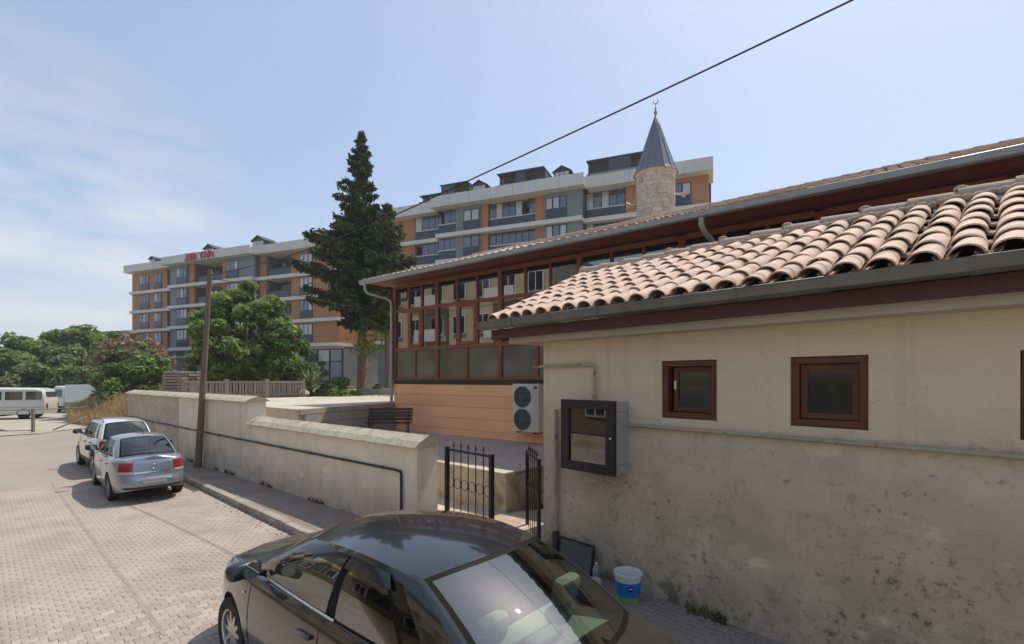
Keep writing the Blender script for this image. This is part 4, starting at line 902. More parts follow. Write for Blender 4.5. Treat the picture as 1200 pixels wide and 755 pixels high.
MB().tube([(-.45, -.96, 6.34), (-.45, -.95, 6.14), (-.40, -.88, 6.02), (-.12, -.25, 5.88), (-.06, -.12, 5.80), (-.05, -.09, 5.6), (-.05, -.09, 2.05)], .055, 10).build('downpipe', zinc_l, MQ, smooth=50)
MB().tube([(11.3, -.96, 6.34), (11.3, -.95, 6.18), (11.34, -.80, 6.05), (11.5, -.12, 5.75), (11.52, -.08, 5.5), (11.52, -.08, 1.1)], .06, 10).build('downpipe', zinc_l, MQ, smooth=50)
PM = R(19.6); RW_ = 6.0
f1 = Vector((0, math.cos(PM), math.sin(PM))); fn = Vector((0, -math.sin(PM), math.cos(PM)))
zr = 6.46 + RW_ * math.tan(PM)
MB().add([(-.65, -.9, 6.44), (MX, -.9, 6.44), (MX, RW_ - .9, zr - .02), (-.65, RW_ - .9, zr - .02), (-.65, 2 * RW_ - .9, 6.44), (MX, 2 * RW_ - .9, 6.44), (-.65, -.9, 6.432), (MX, -.9, 6.432), (MX, 2 * RW_ - .9, 6.432), (-.65, 2 * RW_ - .9, 6.432)],
         [(0, 1, 2, 3), (3, 2, 5, 4), (6, 9, 8, 7), (0, 3, 4, 9, 6), (1, 7, 8, 5, 2), (0, 6, 7, 1), (4, 5, 8, 9)]).build('roof_deck', pan_m, MQ, fixn=True)
tv2, tf2 = half_tile(.43, .118, .10, .014, 5, 84); tv2 = [(x, y, z * .62) for x, y, z in tv2]; tm2 = MB().add(tv2, tf2).mesh('roof_tile', tile_m, smooth=50); far = []
for c_ in range(81):
    xx = -.52 + c_ * .264
    for r_ in range(17):
        p = Vector((xx + random.uniform(-.012, .012), -.97, 6.43)) + f1 * (r_ * .367 + random.uniform(-.015, .015)) + fn * .012; Mx = tile_mat(f1, fn, R(4)) @ Matrix.Rotation(random.uniform(-.04, .04), 3, 'Z')
        if r_ < 3: link(tm2, 'roof_tile', MQ, loc=p, rot=Mx.to_euler())
        else: far.append((np.array(Mx), tuple(p)))
V_, F_ = repeat(tv2, tf2, far); link(npmesh('roof_tiles_above', V_, F_, mat('clay_tile_far', (.60, .45, .34), .85, var=.25, vs_=3, world=True)), 'upper_roof_tiles', MQ, kind='stuff')
V_, F_ = repeat(rv, rf, [(np.eye(3), (-.7 + k * .455, RW_ - .9, zr)) for k in range(47)]); link(npmesh('ridge_tiles', V_, F_, mort_m), 'ridge_tiles', MQ, kind='stuff')
MQM = Matrix.LocRotScale(Vector(MQ.location), MQ.rotation_euler, None)
def mqp(x, y, z): v = MQM @ Vector((x, y, z)); return (v.x, v.y, v.z)

AC = empty('air_conditioner', 'white outdoor air conditioning unit with two stacked fans on the salmon wall', 'air conditioner', mqp(5.86, -.10, 1.42), MQA)
acm = mat('white_enamel', (.62, .61, .57), .45, var=.05, vs_=4)
MB().bbox(0, .92, -.36, -.02, 0, 1.36, .012).build('case', acm, AC)
MB().box(.70, .915, -.3625, -.3605, .02, 1.34).build('side_cover', mat('enamel_grey', (.50, .49, .46), .5), AC)
MB().box(.76, .87, -.3665, -.3635, 1.22, 1.29).build('badge', mat('badge_dark', (.03, .04, .1), .4), AC)
for zc in (.35, .99):
    r_ = MB().lathe([(.29, -.362), (.305, -.375), (.29, -.385), (.275, -.375), (.29, -.362)], 28, axis='Y', c=(.36, 0, zc)).build('fan', mat('fan_grey', (.16, .17, .16), .6), AC, smooth=True)
    MB().lathe([(.001, -.364), (.285, -.364)], 28, axis='Y', c=(.36, 0, zc)).build('fan_recess', mat('fan_dark', (.035, .04, .038), .8), r_)
    gr = MB()
    for rr in (.07, .13, .19, .24): gr.lathe([(rr - .005, -.378), (rr, -.383), (rr + .005, -.378), (rr - .005, -.378)], 24, axis='Y', c=(.36, 0, zc))
    for k in range(4):
        q = math.pi * k / 4; gr.tube([(.36 - .28 * math.cos(q), -.381, zc - .28 * math.sin(q)), (.36 + .28 * math.cos(q), -.381, zc + .28 * math.sin(q))], .005, 5)
    gr.build('fan_guard', mat('fan_guard', (.30, .31, .29), .5), r_)
for sx_ in (.15, .72): MB().box(sx_, sx_ + .04, -.34, .09, -.045, -.002).build('bracket', iron_m, AC)

# ------------------------------------------------------------------ minaret
MN = empty('minaret', 'short round stone minaret with grey lead cone and crescent finial behind the hall roof', 'minaret', (6.2, 21.0, 0), R(-16))
st_m = mat('minaret_stone', (.56, .49, .40), .9, var=.2, vs_=2, rand=.14, bump=.4, bs=14, col2=(.42, .35, .27), c2=(.5, .65), c2s=3)
RM = .80
MB().lathe([(RM - .04, 0), (RM - .04, 11.75)], 32).build('shaft_core', mat('mortar', (.45, .39, .31), .95), MN)
zb_ = 8.4
for k in range(18):
    hh = .19; z0 = zb_ + k * hh; off = random.random(); n_ = 12
    if z0 > 11.6: break
    for j in range(n_):
        a0 = 2 * math.pi * (j + off) / n_ + .007; a1 = 2 * math.pi * (j + 1 + off) / n_ - .012; ro = RM + random.uniform(-.006, .008)
        v = []
        for rr in (RM - .05, ro):
            for zz in (z0 + .004, z0 + hh - .004):
                for q in np.linspace(a0, a1, 4): v.append((rr * math.cos(q), rr * math.sin(q), zz))
        f = [(8 + i, 9 + i, 13 + i, 12 + i) for i in range(3)] + [(0 + i, 8 + i, 9 + i, 1 + i)[::-1] for i in range(3)] + [(4 + i, 5 + i, 13 + i, 12 + i)[::-1] for i in range(3)] + [(0, 4, 12, 8), (3, 11, 15, 7)]
        MB().add(v, f).build('stone', st_m, MN, fixn=True)
MB().lathe([(RM, 11.62), (RM + .06, 11.66), (RM + .09, 11.76), (RM + .03, 11.80), (.3, 11.82)], 32).build('cornice', st_m, MN, smooth=40)
lead = mat('lead_sheet', (.16, .175, .20), .5, var=.12, vs_=2, stretch=(3, 3, .3), metal=.35)
n_ = 16
for k in range(n_):
    a0, a1 = 2 * math.pi * k / n_, 2 * math.pi * (k + 1) / n_
    pr = [(RM + .13, 11.72), (RM + .06, 11.86), (.52, 12.85), (.22, 13.75), (.045, 14.25)]
    v = [(r_ * math.cos(q), r_ * math.sin(q), z) for r_, z in pr for q in (a0, a1)]; MB().add(v, [(2 * i, 2 * i + 1, 2 * i + 3, 2 * i + 2) for i in range(4)]).build('lead_panel', lead, MN)
    MB().tube([(r_ * math.cos(a0), r_ * math.sin(a0), z + .004) for r_, z in pr], [.016, .016, .012, .009, .006], 5).build('seam', lead, MN, smooth=True)
MB().lathe([(.045, 14.2), (.03, 14.3), (.06, 14.36), (.075, 14.42), (.06, 14.48), (.025, 14.53), (.045, 14.58), (.025, 14.63), (.014, 14.66), (.012, 14.8)], 14).build('finial', mat('brass', (.30, .25, .14), .4, metal=.8), MN, smooth=True)
cr_ = [(.10 * math.cos(q), 0, 14.92 + .11 * math.sin(q)) for q in np.linspace(R(-230), R(50), 18)]
MB().tube(cr_, [.004 + .022 * math.sin(math.pi * i / 17) for i in range(18)], 6).build('crescent', MATS['brass'], MN, smooth=True)
horn = mat('horn_cream', (.55, .47, .36), .5, var=.1)
for k, (q, zz) in enumerate(((R(178), 10.55), (R(8), 10.85))):
    h_ = bpy.data.objects.new('loudspeaker', None); COL.objects.link(h_); h_.parent = MN; h_.location = (RM * math.cos(q), RM * math.sin(q), zz); h_.rotation_euler = (0, 0, q)
    MB().lathe([(.05, .02), (.05, .16), (.035, .17), (.05, .22), (.09, .32), (.15, .42), (.16, .425), (.14, .41), (.03, .2)], 18, axis='X').build('horn', horn, h_, smooth=40); MB().box(-.05, .1, -.02, .02, -.10, -.05).build('bracket', iron_m, h_)

# ------------------------------------------------------------------ utility pole and cables
PL = empty('utility_pole', 'weathered brown wooden utility pole leaning slightly in front of the garden wall', 'utility pole', (-9.94, 15.40, .11))
pw = mat('pole_wood', (.165, .125, .09), .85, var=.3, vs_=3, stretch=(6, 6, .5), bump=.3, bs=12)
MB().tube([(0, 0, 0), (.10, 0, 1.7), (.22, 0, 3.6), (.38, .0, 6.28)], [.105, .095, .083, .07], 14).build('shaft', pw, PL, smooth=50)
MB().lathe([(.001, 0), (.03, 0), (.045, .03), (.03, .06), (.04, .09), (.001, .1)], 10).build('insulator', mat('porcelain', (.25, .22, .18), .3), PL).location = (.46, -.02, 6.1)
cab_m = mat('cable_black', (.02, .02, .022), .6)
def cable(nm, label, pts, r_):
    P_ = [Vector(p) for p in pts]; o = []
    for i in range(len(P_) - 1):
        p0, p1, p2, p3 = P_[max(i - 1, 0)], P_[i], P_[i + 1], P_[min(i + 2, len(P_) - 1)]
        for k in range(12):
            t_ = k / 12; o.append(.5 * ((2 * p1) + (-p0 + p2) * t_ + (2 * p0 - 5 * p1 + 4 * p2 - p3) * t_ ** 2 + (-p0 + 3 * p1 - 3 * p2 + p3) * t_ ** 3))
    o.append(P_[-1]); return tag(MB().tube(o, r_, 6).build(nm, cab_m, smooth=True), label, 'cable')
p0 = Vector((-9.52, 15.4, 6.22))
cable('overhead_cable', 'thick black overhead cable rising from the pole across the sky to the upper right', [p0, (-6.35, 13.4, 6.24), (-2.98, 11.1, 6.53), (-.93, 9.64, 6.81), (4.19, 6.0, 7.58), (11.5, 1.0, 9.0)], .014)
cable('service_cable', 'thin cable running from the pole to the near corner of the glazed hall', [p0 - Vector((0, 0, .12)), (-8.3, 15.9, 5.95), (-6.1, 16.9, 5.53), (-4.40, 17.75, 5.42)], .010)
# ------------------------------------------------------------------ apartment blocks on the rise behind
ora = mat('orange_cladding', (.40, .18, .075), .7, var=.08, vs_=.6)
gry = mat('grey_cladding', (.19, .215, .225), .7, var=.06, vs_=.6)
wht_b = mat('white_band', (.62, .60, .56), .7, var=.06, vs_=.5)
par_m = mat('parapet_panel', (.56, .545, .51), .6, var=.05, vs_=.4, rand=.05)
dk_rail = mat('balcony_glass_blue', (.022, .032, .05), .25, coat=.15)
dk_fr = mat('anthracite_frame', (.03, .035, .045), .5)
cur_m = glass('curtained_pane', (0, 0, 0), .10, rough=.03, body=(.42, .42, .42)); drk_m = glass('dark_pane', (0, 0, 0), .16, rough=.03, body=(.03, .037, .045))
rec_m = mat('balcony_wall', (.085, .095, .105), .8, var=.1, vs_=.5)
slate = mat('dark_roof', (.055, .055, .06), .8, var=.15, vs_=1)
conc = mat('grey_base', (.20, .20, .20), .8, var=.15, vs_=.4)
def window_f(B, x0, x1, z0, z1, y, panes, rail=True):
    f = MB().box(x0, x1, y - .06, y, z0, z1).build('window', dk_fr, B)
    w_ = (x1 - x0) / panes
    for k in range(panes):
        MB().box(x0 + k * w_ + .09, x0 + (k + 1) * w_ - .09, y - .085, y - .061, z0 + (.95 if rail else .1), z1 - .1).build('pane', cur_m if random.random() < .62 else drk_m, f)
    if rail: MB().box(x0 - .02, x1 + .02, y - .14, y - .09, z0 - .02, z0 + .92).build('glass_rail', dk_rail, f)
def block(nm, label, loc, an, bays, zs, ptop, length, steps, depth=14):
    """bays: (x0, x1, kind, y) ; zs: floor lines from the top soffit down ; steps: parapet runs (x0, x1, y)"""
    B = empty(nm, label, 'apartment block', loc, an)
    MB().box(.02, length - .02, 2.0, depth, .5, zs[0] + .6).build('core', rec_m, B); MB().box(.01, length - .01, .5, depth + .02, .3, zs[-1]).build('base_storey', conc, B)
    MB().box(-.0, .019, .0, depth, zs[-1], zs[0]).build('end_wall', ora, B); MB().box(length - .019, length, .0, depth, zs[-1], zs[0]).build('end_wall', ora, B)
    for i, z in enumerate(zs[1:]):
        for x0, x1, y in steps: MB().box(x0 - .05, x1 + .05, y - .42, 2.2, z - .34, z + .10).build('floor_band', wht_b, B)
    for x0, x1, kind, y in bays:
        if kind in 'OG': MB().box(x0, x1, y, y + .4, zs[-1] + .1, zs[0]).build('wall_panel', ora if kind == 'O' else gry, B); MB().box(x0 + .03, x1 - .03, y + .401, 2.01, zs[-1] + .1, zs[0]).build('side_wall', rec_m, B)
        for i in range(len(zs) - 1):
            zt, zbm = zs[i], zs[i + 1]
            if kind in ('o', 'g'):      # clad bay that holds a window, described by the bay just before it
                window_f(B, x0, x1, zbm + .35, zt - .45, y, 3 if x1 - x0 > 2 else 2)
            elif kind == 'B':           # open loggia
                b = MB().box(x0, x1, y - .02, y + .04, zbm + .11, zbm + 1.15).build('balcony_rail', dk_rail, B); MB().box(x0, x1, y - .05, y + .06, zbm + 1.16, zbm + 1.22).build('hand_rail', dk_fr, b)
                window_f(B, x0 + .4, x0 + (x1 - x0) * .45, zbm + .3, zt - .5, 1.99, 2, False); window_f(B, x0 + (x1 - x0) * .52, x1 - .4, zbm + .3, zt - .5, 1.99, 3, False)
            elif kind == 'C':           # glazed loggia
                b = MB().box(x0, x1, y - .02, y + .04, zbm + .11, zbm + 1.2).build('balcony_rail', dk_rail, B); MB().box(x0, x1, y - .06, y + .07, zbm + 1.2, zbm + 1.3).build('hand_rail', wht_b, b)
                n_ = max(2, int((x1 - x0) / .75)); w_ = (x1 - x0) / n_
                for k in range(n_):
                    if random.random() < .86: MB().box(x0 + k * w_ + .05, x0 + (k + 1) * w_ - .05, y, y + .03, zbm + 1.32, zt - .1).build('sliding_pane', glass('loggia_pane', (0, 0, 0), .12, rough=.03, body=(.035, .048, .07)) if random.random() < .93 else cur_m, b)
                    MB().box(x0 + k * w_ - .035, x0 + k * w_ + .035, y - .02, y + .05, zbm + 1.31, zt - .02).build('glazing_post', dk_fr, b)
    for x0, x1, y in steps:
        MB().box(x0 - .4, x1 + .4, y - 1.0, 2.4, zs[0] + .01, zs[0] + .16).build('eave_soffit', wht_b, B)
        n_ = max(1, int((x1 - x0) / 2.2)); w_ = (x1 - x0 + .8) / n_
        for k in range(n_): MB().box(x0 - .4 + k * w_ + .012, x0 - .4 + (k + 1) * w_ - .012, y - 1.06, y - .9, zs[0] + .0, ptop).build('parapet_panel', par_m, B)
    MB().extr([(-.8, ptop - .1), (5.0, ptop + .9), (depth - 4, ptop + .9), (depth + .5, ptop - .1)], -.2, length + .2).build('roof', slate, B, fixn=True)
    return B
def dormer(B, x, y, z, s=1.0, d=2.5):
    o = bpy.data.objects.new('dormer', None); COL.objects.link(o); o.parent = B; o.location = (x, y, z)
    MB().add([(-1.1 * s, 0, 0), (1.1 * s, 0, 0), (1.1 * s, 0, 1.15 * s), (0, 0, 1.75 * s), (-1.1 * s, 0, 1.15 * s), (-1.1 * s, d, 0), (1.1 * s, d, 0), (1.1 * s, d, 1.15 * s), (0, d, 1.75 * s), (-1.1 * s, d, 1.15 * s)], [(0, 1, 2, 3, 4), (9, 8, 7, 6, 5), (1, 6, 7, 2), (2, 7, 8, 3), (3, 8, 9, 4), (4, 9, 5, 0)]).build('dormer_body', dk_fr, o)
    for k in range(3): MB().box((-.95 + k * .65) * s, (-.95 + k * .65 + .55) * s, -.04, -.004, .15, 1.05 * s).build('pane', cur_m, o)
    MB().add([(-1.3 * s, -.25, 1.08 * s), (0, -.25, 1.82 * s), (1.3 * s, -.25, 1.08 * s), (-1.3 * s, d, 1.08 * s), (0, d, 1.82 * s), (1.3 * s, d, 1.08 * s)], [(0, 1, 4, 3), (1, 2, 5, 4)]).build('dormer_roof', slate, o)
def penthouse(B, x0, x1, y, z, h, openings):
    o = bpy.data.objects.new('penthouse', None); COL.objects.link(o); o.parent = B; o.location = (0, 0, 0)
    MB().box(x0, x1, y + .6, y + 5, z, z + h).build('penthouse_wall', dk_fr, o); MB().box(x0 - .05, x1 + .05, y - .08, y + 5.1, z + h, z + h + .12).build('penthouse_roof', slate, o)
    for a_, b_, kind in openings:
        if kind == 'p': MB().box(a_, b_, y, y + .6, z, z + h).build('pier', mat('penthouse_blue', (.05, .06, .085), .6), o)
        else: MB().box(a_, b_, y + .55, y + .59, z + .2, z + h - .2).build('opening', mat('recess_brown', (.05, .028, .022), .7) if kind == 'd' else cur_m, o)
    MB().box(x0, x1, y - .25, y - .2, z, z + .9).build('terrace_rail', mat('rail_glass', (.20, .23, .26), .3), o)

AN = math.atan2(-.38, .925)
bays = [(0, 2.0, 'O', 0), (2.0, 4.45, 'O', 0), (2.09, 4.35, 'o', 0), (4.45, 5.7, 'O', 0), (5.7, 7.5, 'O', 0), (5.75, 7.41, 'o', 0), (7.5, 8.7, 'O', 0), (8.73, 11.3, 'B', .2),
        (11.34, 12.9, 'G', -1.2), (12.9, 15.26, 'G', -1.2), (12.95, 15.2, 'g', -1.2), (15.28, 16.4, 'O', -1.0), (16.5, 22.4, 'B', -.7), (22.48, 23.5, 'O', -1.0), (23.52, 26.0, 'G', -1.2), (23.6, 25.95, 'g', -1.2), (26.02, 29.0, 'G', -1.2),
        (29.1, 30.35, 'O', -.4), (30.4, 34.9, 'B', -.2), (34.97, 36.5, 'O', -.4), (36.5, 38.9, 'O', -.4), (36.6, 38.75, 'o', -.4), (38.9, 43.2, 'O', -.4)]
LBK = block('apartment_block', 'long orange and grey apartment block at the left with red rooftop lettering', (-62.11, 79.55, 0), AN, bays, [20.15, 17.05, 13.95, 10.85, 7.6], 21.3, 43.2, [(0, 11.3, 0), (11.34, 29.0, -1.25), (29.05, 43.2, -.45)])
fc = bpy.data.curves.new('rooftop_lettering', 'FONT'); fc.body = "ZER YAPI"; fc.size = 1.38; fc.extrude = .06; fc.offset = .035; fc.space_character = 1.08
fo = bpy.data.objects.new('rooftop_lettering', fc); COL.objects.link(fo); fo.parent = LBK; fo.location = (16.5, -2.42, 20.66); fo.rotation_euler = (R(90), 0, 0)
bpy.context.view_layer.update(); fm_ = bpy.data.meshes.new_from_object(fo.evaluated_get(bpy.context.evaluated_depsgraph_get())); bpy.data.objects.remove(fo); fm_.materials.clear(); fm_.materials.append(mat('red_letters', (.50, .02, .02), .5))
link(fm_, 'rooftop_lettering', LBK, loc=(16.5, -2.42, 20.28), rot=(R(90), 0, 0))
for x_, s_ in ((5.2, .8), (18.3, 1.15), (28.4, 1.25)): dormer(LBK, x_, .0, 21.35, s_ * .85)
for x_, z_ in ((26.2, 22.3), (38.5, 22.3)): MB().box(x_, x_ + 1.3, 1.5, 2.6, z_ - .8, z_ + .9).build('chimney', conc, LBK)
MB().box(6.2, 7.6, .40, .49, 6.4, 7.45).build('shop_sign', mat('sign_white', (.6, .6, .62), .5), LBK)
for a_, b_, m_ in ((5.0, 6.1, mat('sign_red', (.5, .10, .08), .5)), (8.0, 9.4, mat('sign_blue', (.06, .07, .30), .5)), (10.2, 12.0, mat('sign_dark', (.12, .12, .14), .5))): MB().box(a_, b_, .38, .47, 6.55, 7.35).build('shop_sign', m_, LBK)
MB().box(4.6, 13.0, .42, .495, 6.3, 7.6).build('sign_fascia', mat('sign_white', (.6, .6, .62), .5), LBK)
for k in range(6):
    x0 = 30.5 + k * 2.1; f_ = MB().box(x0, x0 + 2.0, .40, .49, 2.6, 7.0).build('shopfront', dk_fr, LBK)
    MB().box(x0 + .12, x0 + 1.88, .37, .395, 2.8, 5.2).build('pane', drk_m, f_); MB().box(x0 + .12, x0 + 1.88, .37, .395, 5.35, 6.85).build('pane', drk_m if k % 2 else cur_m, f_)
MB().box(29.8, 43.2, .30, .48, 7.0, 7.75).build('shop_canopy', wht_b, LBK)

bays = [(0, 5.8, 'O', .2), (5.93, 9.6, 'C', .0), (9.79, 12.1, 'C', -1.1), (12.12, 13.1, 'G', -1.2), (13.1, 15.2, 'G', -1.2), (13.15, 15.1, 'g', -1.2), (15.2, 16.05, 'O', -1.0), (16.14, 21.6, 'C', -.7), (21.64, 22.7, 'O', -1.0), (22.7, 25.3, 'G', -1.2), (22.91, 25.18, 'g', -1.2), (25.3, 26.78, 'G', -1.2),
        (26.84, 30.9, 'C', .3), (31.0, 32.3, 'O', 0), (32.3, 35.3, 'B', .2), (35.3, 37.4, 'O', 0), (35.56, 37.23, 'o', 0), (37.4, 38.8, 'O', 0)]
RBK = block('apartment_block', 'tall orange and grey apartment block behind the minaret with dark rooftop penthouses', (-17.15, 61.08, 0), AN, bays, [22.45, 19.5, 16.5, 13.5, 10.5, 7.6], 23.65, 38.8, [(0, 9.65, 0), (9.75, 26.8, -1.25), (26.85, 38.8, -.1)])
penthouse(RBK, 6.4, 9.6, .3, 23.4, 1.6, [(6.6, 7.2, 'w'), (8.6, 9.5, 'p')]); penthouse(RBK, 9.7, 13.2, -.5, 23.5, 2.0, [(9.8, 11.6, 'p'), (11.8, 13.0, 'd')])
penthouse(RBK, 17.0, 22.4, -.5, 23.5, 2.15, [(17.2, 19.0, 'd'), (19.2, 20.3, 'p'), (20.5, 22.2, 'd'), (17.25, 17.5, 'w')]); penthouse(RBK, 26.9, 33.4, .4, 23.5, 2.3, [(27.2, 29.0, 'd'), (29.2, 31.4, 'p'), (31.6, 33.2, 'd')])
dormer(RBK, 15.0, -1.0, 23.75, .8); dormer(RBK, 24.6, -1.0, 23.75, .8)
DH = empty('distant_house', 'small pale house beyond the trees beside the left end of the orange block', 'house', (-92, 112, 0), R(-20))
MB().box(-6, 6, 0, 10, 0, 13.6).build('wall', mat('pale_grey_wall', (.42, .43, .45), .8), DH); MB().box(-6.6, 6.6, -.6, 10.6, 13.6, 14.0).build('roof', conc, DH)
for k in range(4):
    for j in range(3): f_ = MB().box(-5 + k * 2.7, -3.6 + k * 2.7, -.08, -.004, 3 + j * 3.4, 4.6 + j * 3.4).build('window', dk_fr, DH); MB().box(-4.9 + k * 2.7, -3.7 + k * 2.7, -.11, -.081, 3.1 + j * 3.4, 4.5 + j * 3.4).build('pane', drk_m, f_)

# the sunlit house across the street: out of frame, seen only mirrored in the porch glass and car paint
crm = mat('cream_render', (.50, .41, .29), .85, var=.12, vs_=.7); wfr = mat('white_window_frame', (.7, .7, .68), .5); umb = mat('umber_render', (.15, .11, .085), .85, var=.1)
def street_house(label, x0, x1, h, floors, m_):
    o = Vector((-10.6, -1.6)) + TS * x0; ln = x1 - x0; OH = empty('street_house', label, 'house', (o.x, o.y, 0), STREET_A)
    MB().box(0, ln, .8, 9, 0, h).build('wall', m_, OH); MB().box(-.3, ln + .3, .2, 9.4, h, h + .4).build('roof_slab', conc, OH); MB().box(0, ln, .72, .79, 0, 3.0).build('ground_wall', umb, OH)
    n_ = int(ln / 2.5)
    for k in range(n_):
        for j in range(floors):
            a0, z0 = .7 + k * 2.5, .95 + j * 2.9
            f_ = MB().box(a0, a0 + 1.4, .62, .70 if j == 0 else .79, z0, z0 + 1.6).build('window', wfr, OH)
            for q in (0, 1): MB().box(a0 + .1 + q * .65, a0 + .65 + q * .65, .58, .615, z0 + .1, z0 + 1.5).build('pane', drk_m, f_)
        if k % 3 == 1:
            for j in range(1, floors):
                b_ = MB().box(a0 - .5, a0 + 2.3, -.5, .79, .4 + j * 2.9, .55 + j * 2.9).build('balcony', wfr, OH); MB().box(a0 - .5, a0 + 2.3, -.5, -.42, .56 + j * 2.9, 1.4 + j * 2.9).build('balustrade', wfr, b_)
street_house('lower cream house across the street mirrored in the black saloon', -12, 11.8, 8.6, 2, crm)
street_house('taller cream apartment house across the street mirrored in the porch glass', 12.4, 34, 12.4, 4, crm)

# ------------------------------------------------------------------ vegetation
bark = mat('bark', (.13, .10, .075), .95, var=.35, vs_=4, stretch=(4, 4, .6), bump=.5, bs=14)
bark_r = mat('bark_reddish', (.22, .135, .09), .95, var=.3, vs_=4, stretch=(4, 4, .5), bump=.5, bs=14)
def cards(C_, N_, sz, asp=1.5, droop=None):
    """leaf quads: centres C_ (n,3), normals N_ (n,3), sizes sz (n,)"""
    n = len(C_); N_ = N_ / np.linalg.norm(N_, axis=1, keepdims=True); r_ = rng.normal(size=(n, 3)) if droop is None else droop
    a = np.cross(N_, r_); a /= np.linalg.norm(a, axis=1, keepdims=True) + 1e-9; b_ = np.cross(N_, a); s = sz[:, None]
    V = np.stack([C_ - b_ * s * asp * .5, C_ + a * s * .36, C_ + b_ * s * asp * .5, C_ - a * s * .36], 1)
    return V.reshape(-1, 3), np.arange(n * 4, dtype=np.int32).reshape(-1, 4)
def tree(nm, label, base, h, rad, zc, n_cl, n_leaf, leaf, m_leaf, cl_r, trunk_r=.16, group=None, cat='tree', squash=.8, zbot=.25, lean=(0, 0), m_bark=None, top_k=.5):
    T = empty(nm, label, cat, base, random.uniform(0, 6.28), group); mb = bark if m_bark is None else m_bark
    # clump centres over an uneven ellipsoid crown
    cl = []
    while len(cl) < n_cl:
        p = rng.normal(size=3); p /= np.linalg.norm(p); q = rng.uniform(.35, 1.0) ** .5
        x, y, z = p * q; hz_ = z * .5 + .5
        if hz_ < zbot * .5: continue
        shr = 1 - top_k * max(0, z) ** 2
        cl.append((x * rad * shr * rng.uniform(.85, 1.12), y * rad * shr * rng.uniform(.85, 1.12), zc + z * (h - zc) * (1 if z > 0 else squash)))
    cl = np.array(cl); tr_ = MB(); top = Vector((lean[0], lean[1], zc + (h - zc) * .35))
    tr_.tube([(0, 0, -.1), (lean[0] * .2 + .03, lean[1] * .2, zc * .35), (lean[0] * .6, lean[1] * .6, zc * .75), top], [trunk_r * 1.25, trunk_r, trunk_r * .8, trunk_r * .35], 9)
    for p in cl[rng.choice(len(cl), min(len(cl), 14), replace=False)]:
        t0 = rng.uniform(.3, .85); s = Vector((top.x * t0, top.y * t0, top.z * t0)); e_ = Vector(p); m_ = s.lerp(e_, .5) + Vector((0, 0, -.08 * (e_ - s).length))
        tr_.tube([s, m_, e_], [trunk_r * .42, trunk_r * .26, trunk_r * .08], 6)
    tr_.build('trunk', mb, T, smooth=60)
    k = rng.integers(0, len(cl), n_leaf); rr = cl_r * rng.uniform(.65, 1.35, len(cl)); d = rng.normal(size=(n_leaf, 3)); d /= np.linalg.norm(d, axis=1, keepdims=True)
    C_ = cl[k] + d * (rr[k] * rng.uniform(.25, 1.05, n_leaf) ** .6)[:, None] * np.array([1, 1, .72]); Nn = d * .7 + rng.normal(size=(n_leaf, 3)) * .55 + np.array([0, 0, .45])
    V, F = cards(C_, Nn, leaf * rng.uniform(.6, 1.35, n_leaf)); link(npmesh('crown', V, F, m_leaf), 'crown', T); return T
gA = leaf_mat('leaf_fresh', (.145, .215, .045), (.31, .385, .10), .5, .5); gB = leaf_mat('leaf_deep', (.11, .18, .045), (.21, .295, .08), .4); gC = leaf_mat('leaf_dull', (.15, .19, .065), (.26, .29, .11), .5)
gR = leaf_mat('leaf_rusty', (.16, .12, .06), (.33, .20, .13), .55)
tree('bright_tree', 'broad fresh green tree standing just behind the utility pole', (-18.6, 34.0, 1.95), 7.9, 3.3, 3.3, 120, 34000, .27, gA, .58, .17, zbot=.1, top_k=.62)
tree('bright_tree', 'darker leafy tree between the utility pole and the tall conifer', (-15.6, 33.0, 1.95), 4.9, 1.9, 2.2, 50, 13000, .24, gB, .48, .12, zbot=.05)
tree('bright_tree', 'small round tree at the left foot of the broad green tree', (-21.8, 36.0, 1.95), 4.2, 2.2, 1.9, 24, 9000, .27, gC, .65, .1, zbot=0)
tree('smoke_tree', 'bushy tree with rusty pink plumes over dull green leaves beside the dry grass bank', (-29.5, 38.0, .0), 6.3, 2.9, 3.1, 80, 20000, .25, gC, .55, .12, zbot=0, top_k=.35)
sm = bpy.data.objects['smoke_tree']; n_ = 2300; q = rng.normal(size=(n_, 3)); q /= np.linalg.norm(q, axis=1, keepdims=True); q[:, 2] = np.abs(q[:, 2]); q[:, 0] = q[:, 0] * 1.0
C_ = q * np.array([2.7, 2.7, 3.2]) * rng.uniform(.78, 1.10, (n_, 1)) + np.array([.3, 0, 3.1]); C_ = C_[(C_[:, 2] > 3.9) & (np.sin(C_[:, 0] * 3.1) * np.sin(C_[:, 1] * 2.7 + C_[:, 2] * 3.3) > -.12)]
V, F = cards(C_, rng.normal(size=C_.shape), .26 * rng.uniform(.6, 1.3, len(C_))); link(npmesh('plumes', V, F, gR), 'plumes', sm)
tree('smoke_tree', 'low dark leafy tree in front of the rusty plumed tree', (-27.0, 34.6, .0), 4.3, 2.4, 2.0, 30, 11000, .26, gB, .7, .1, zbot=0)
gT = 'trees along the left edge beyond the minibus'
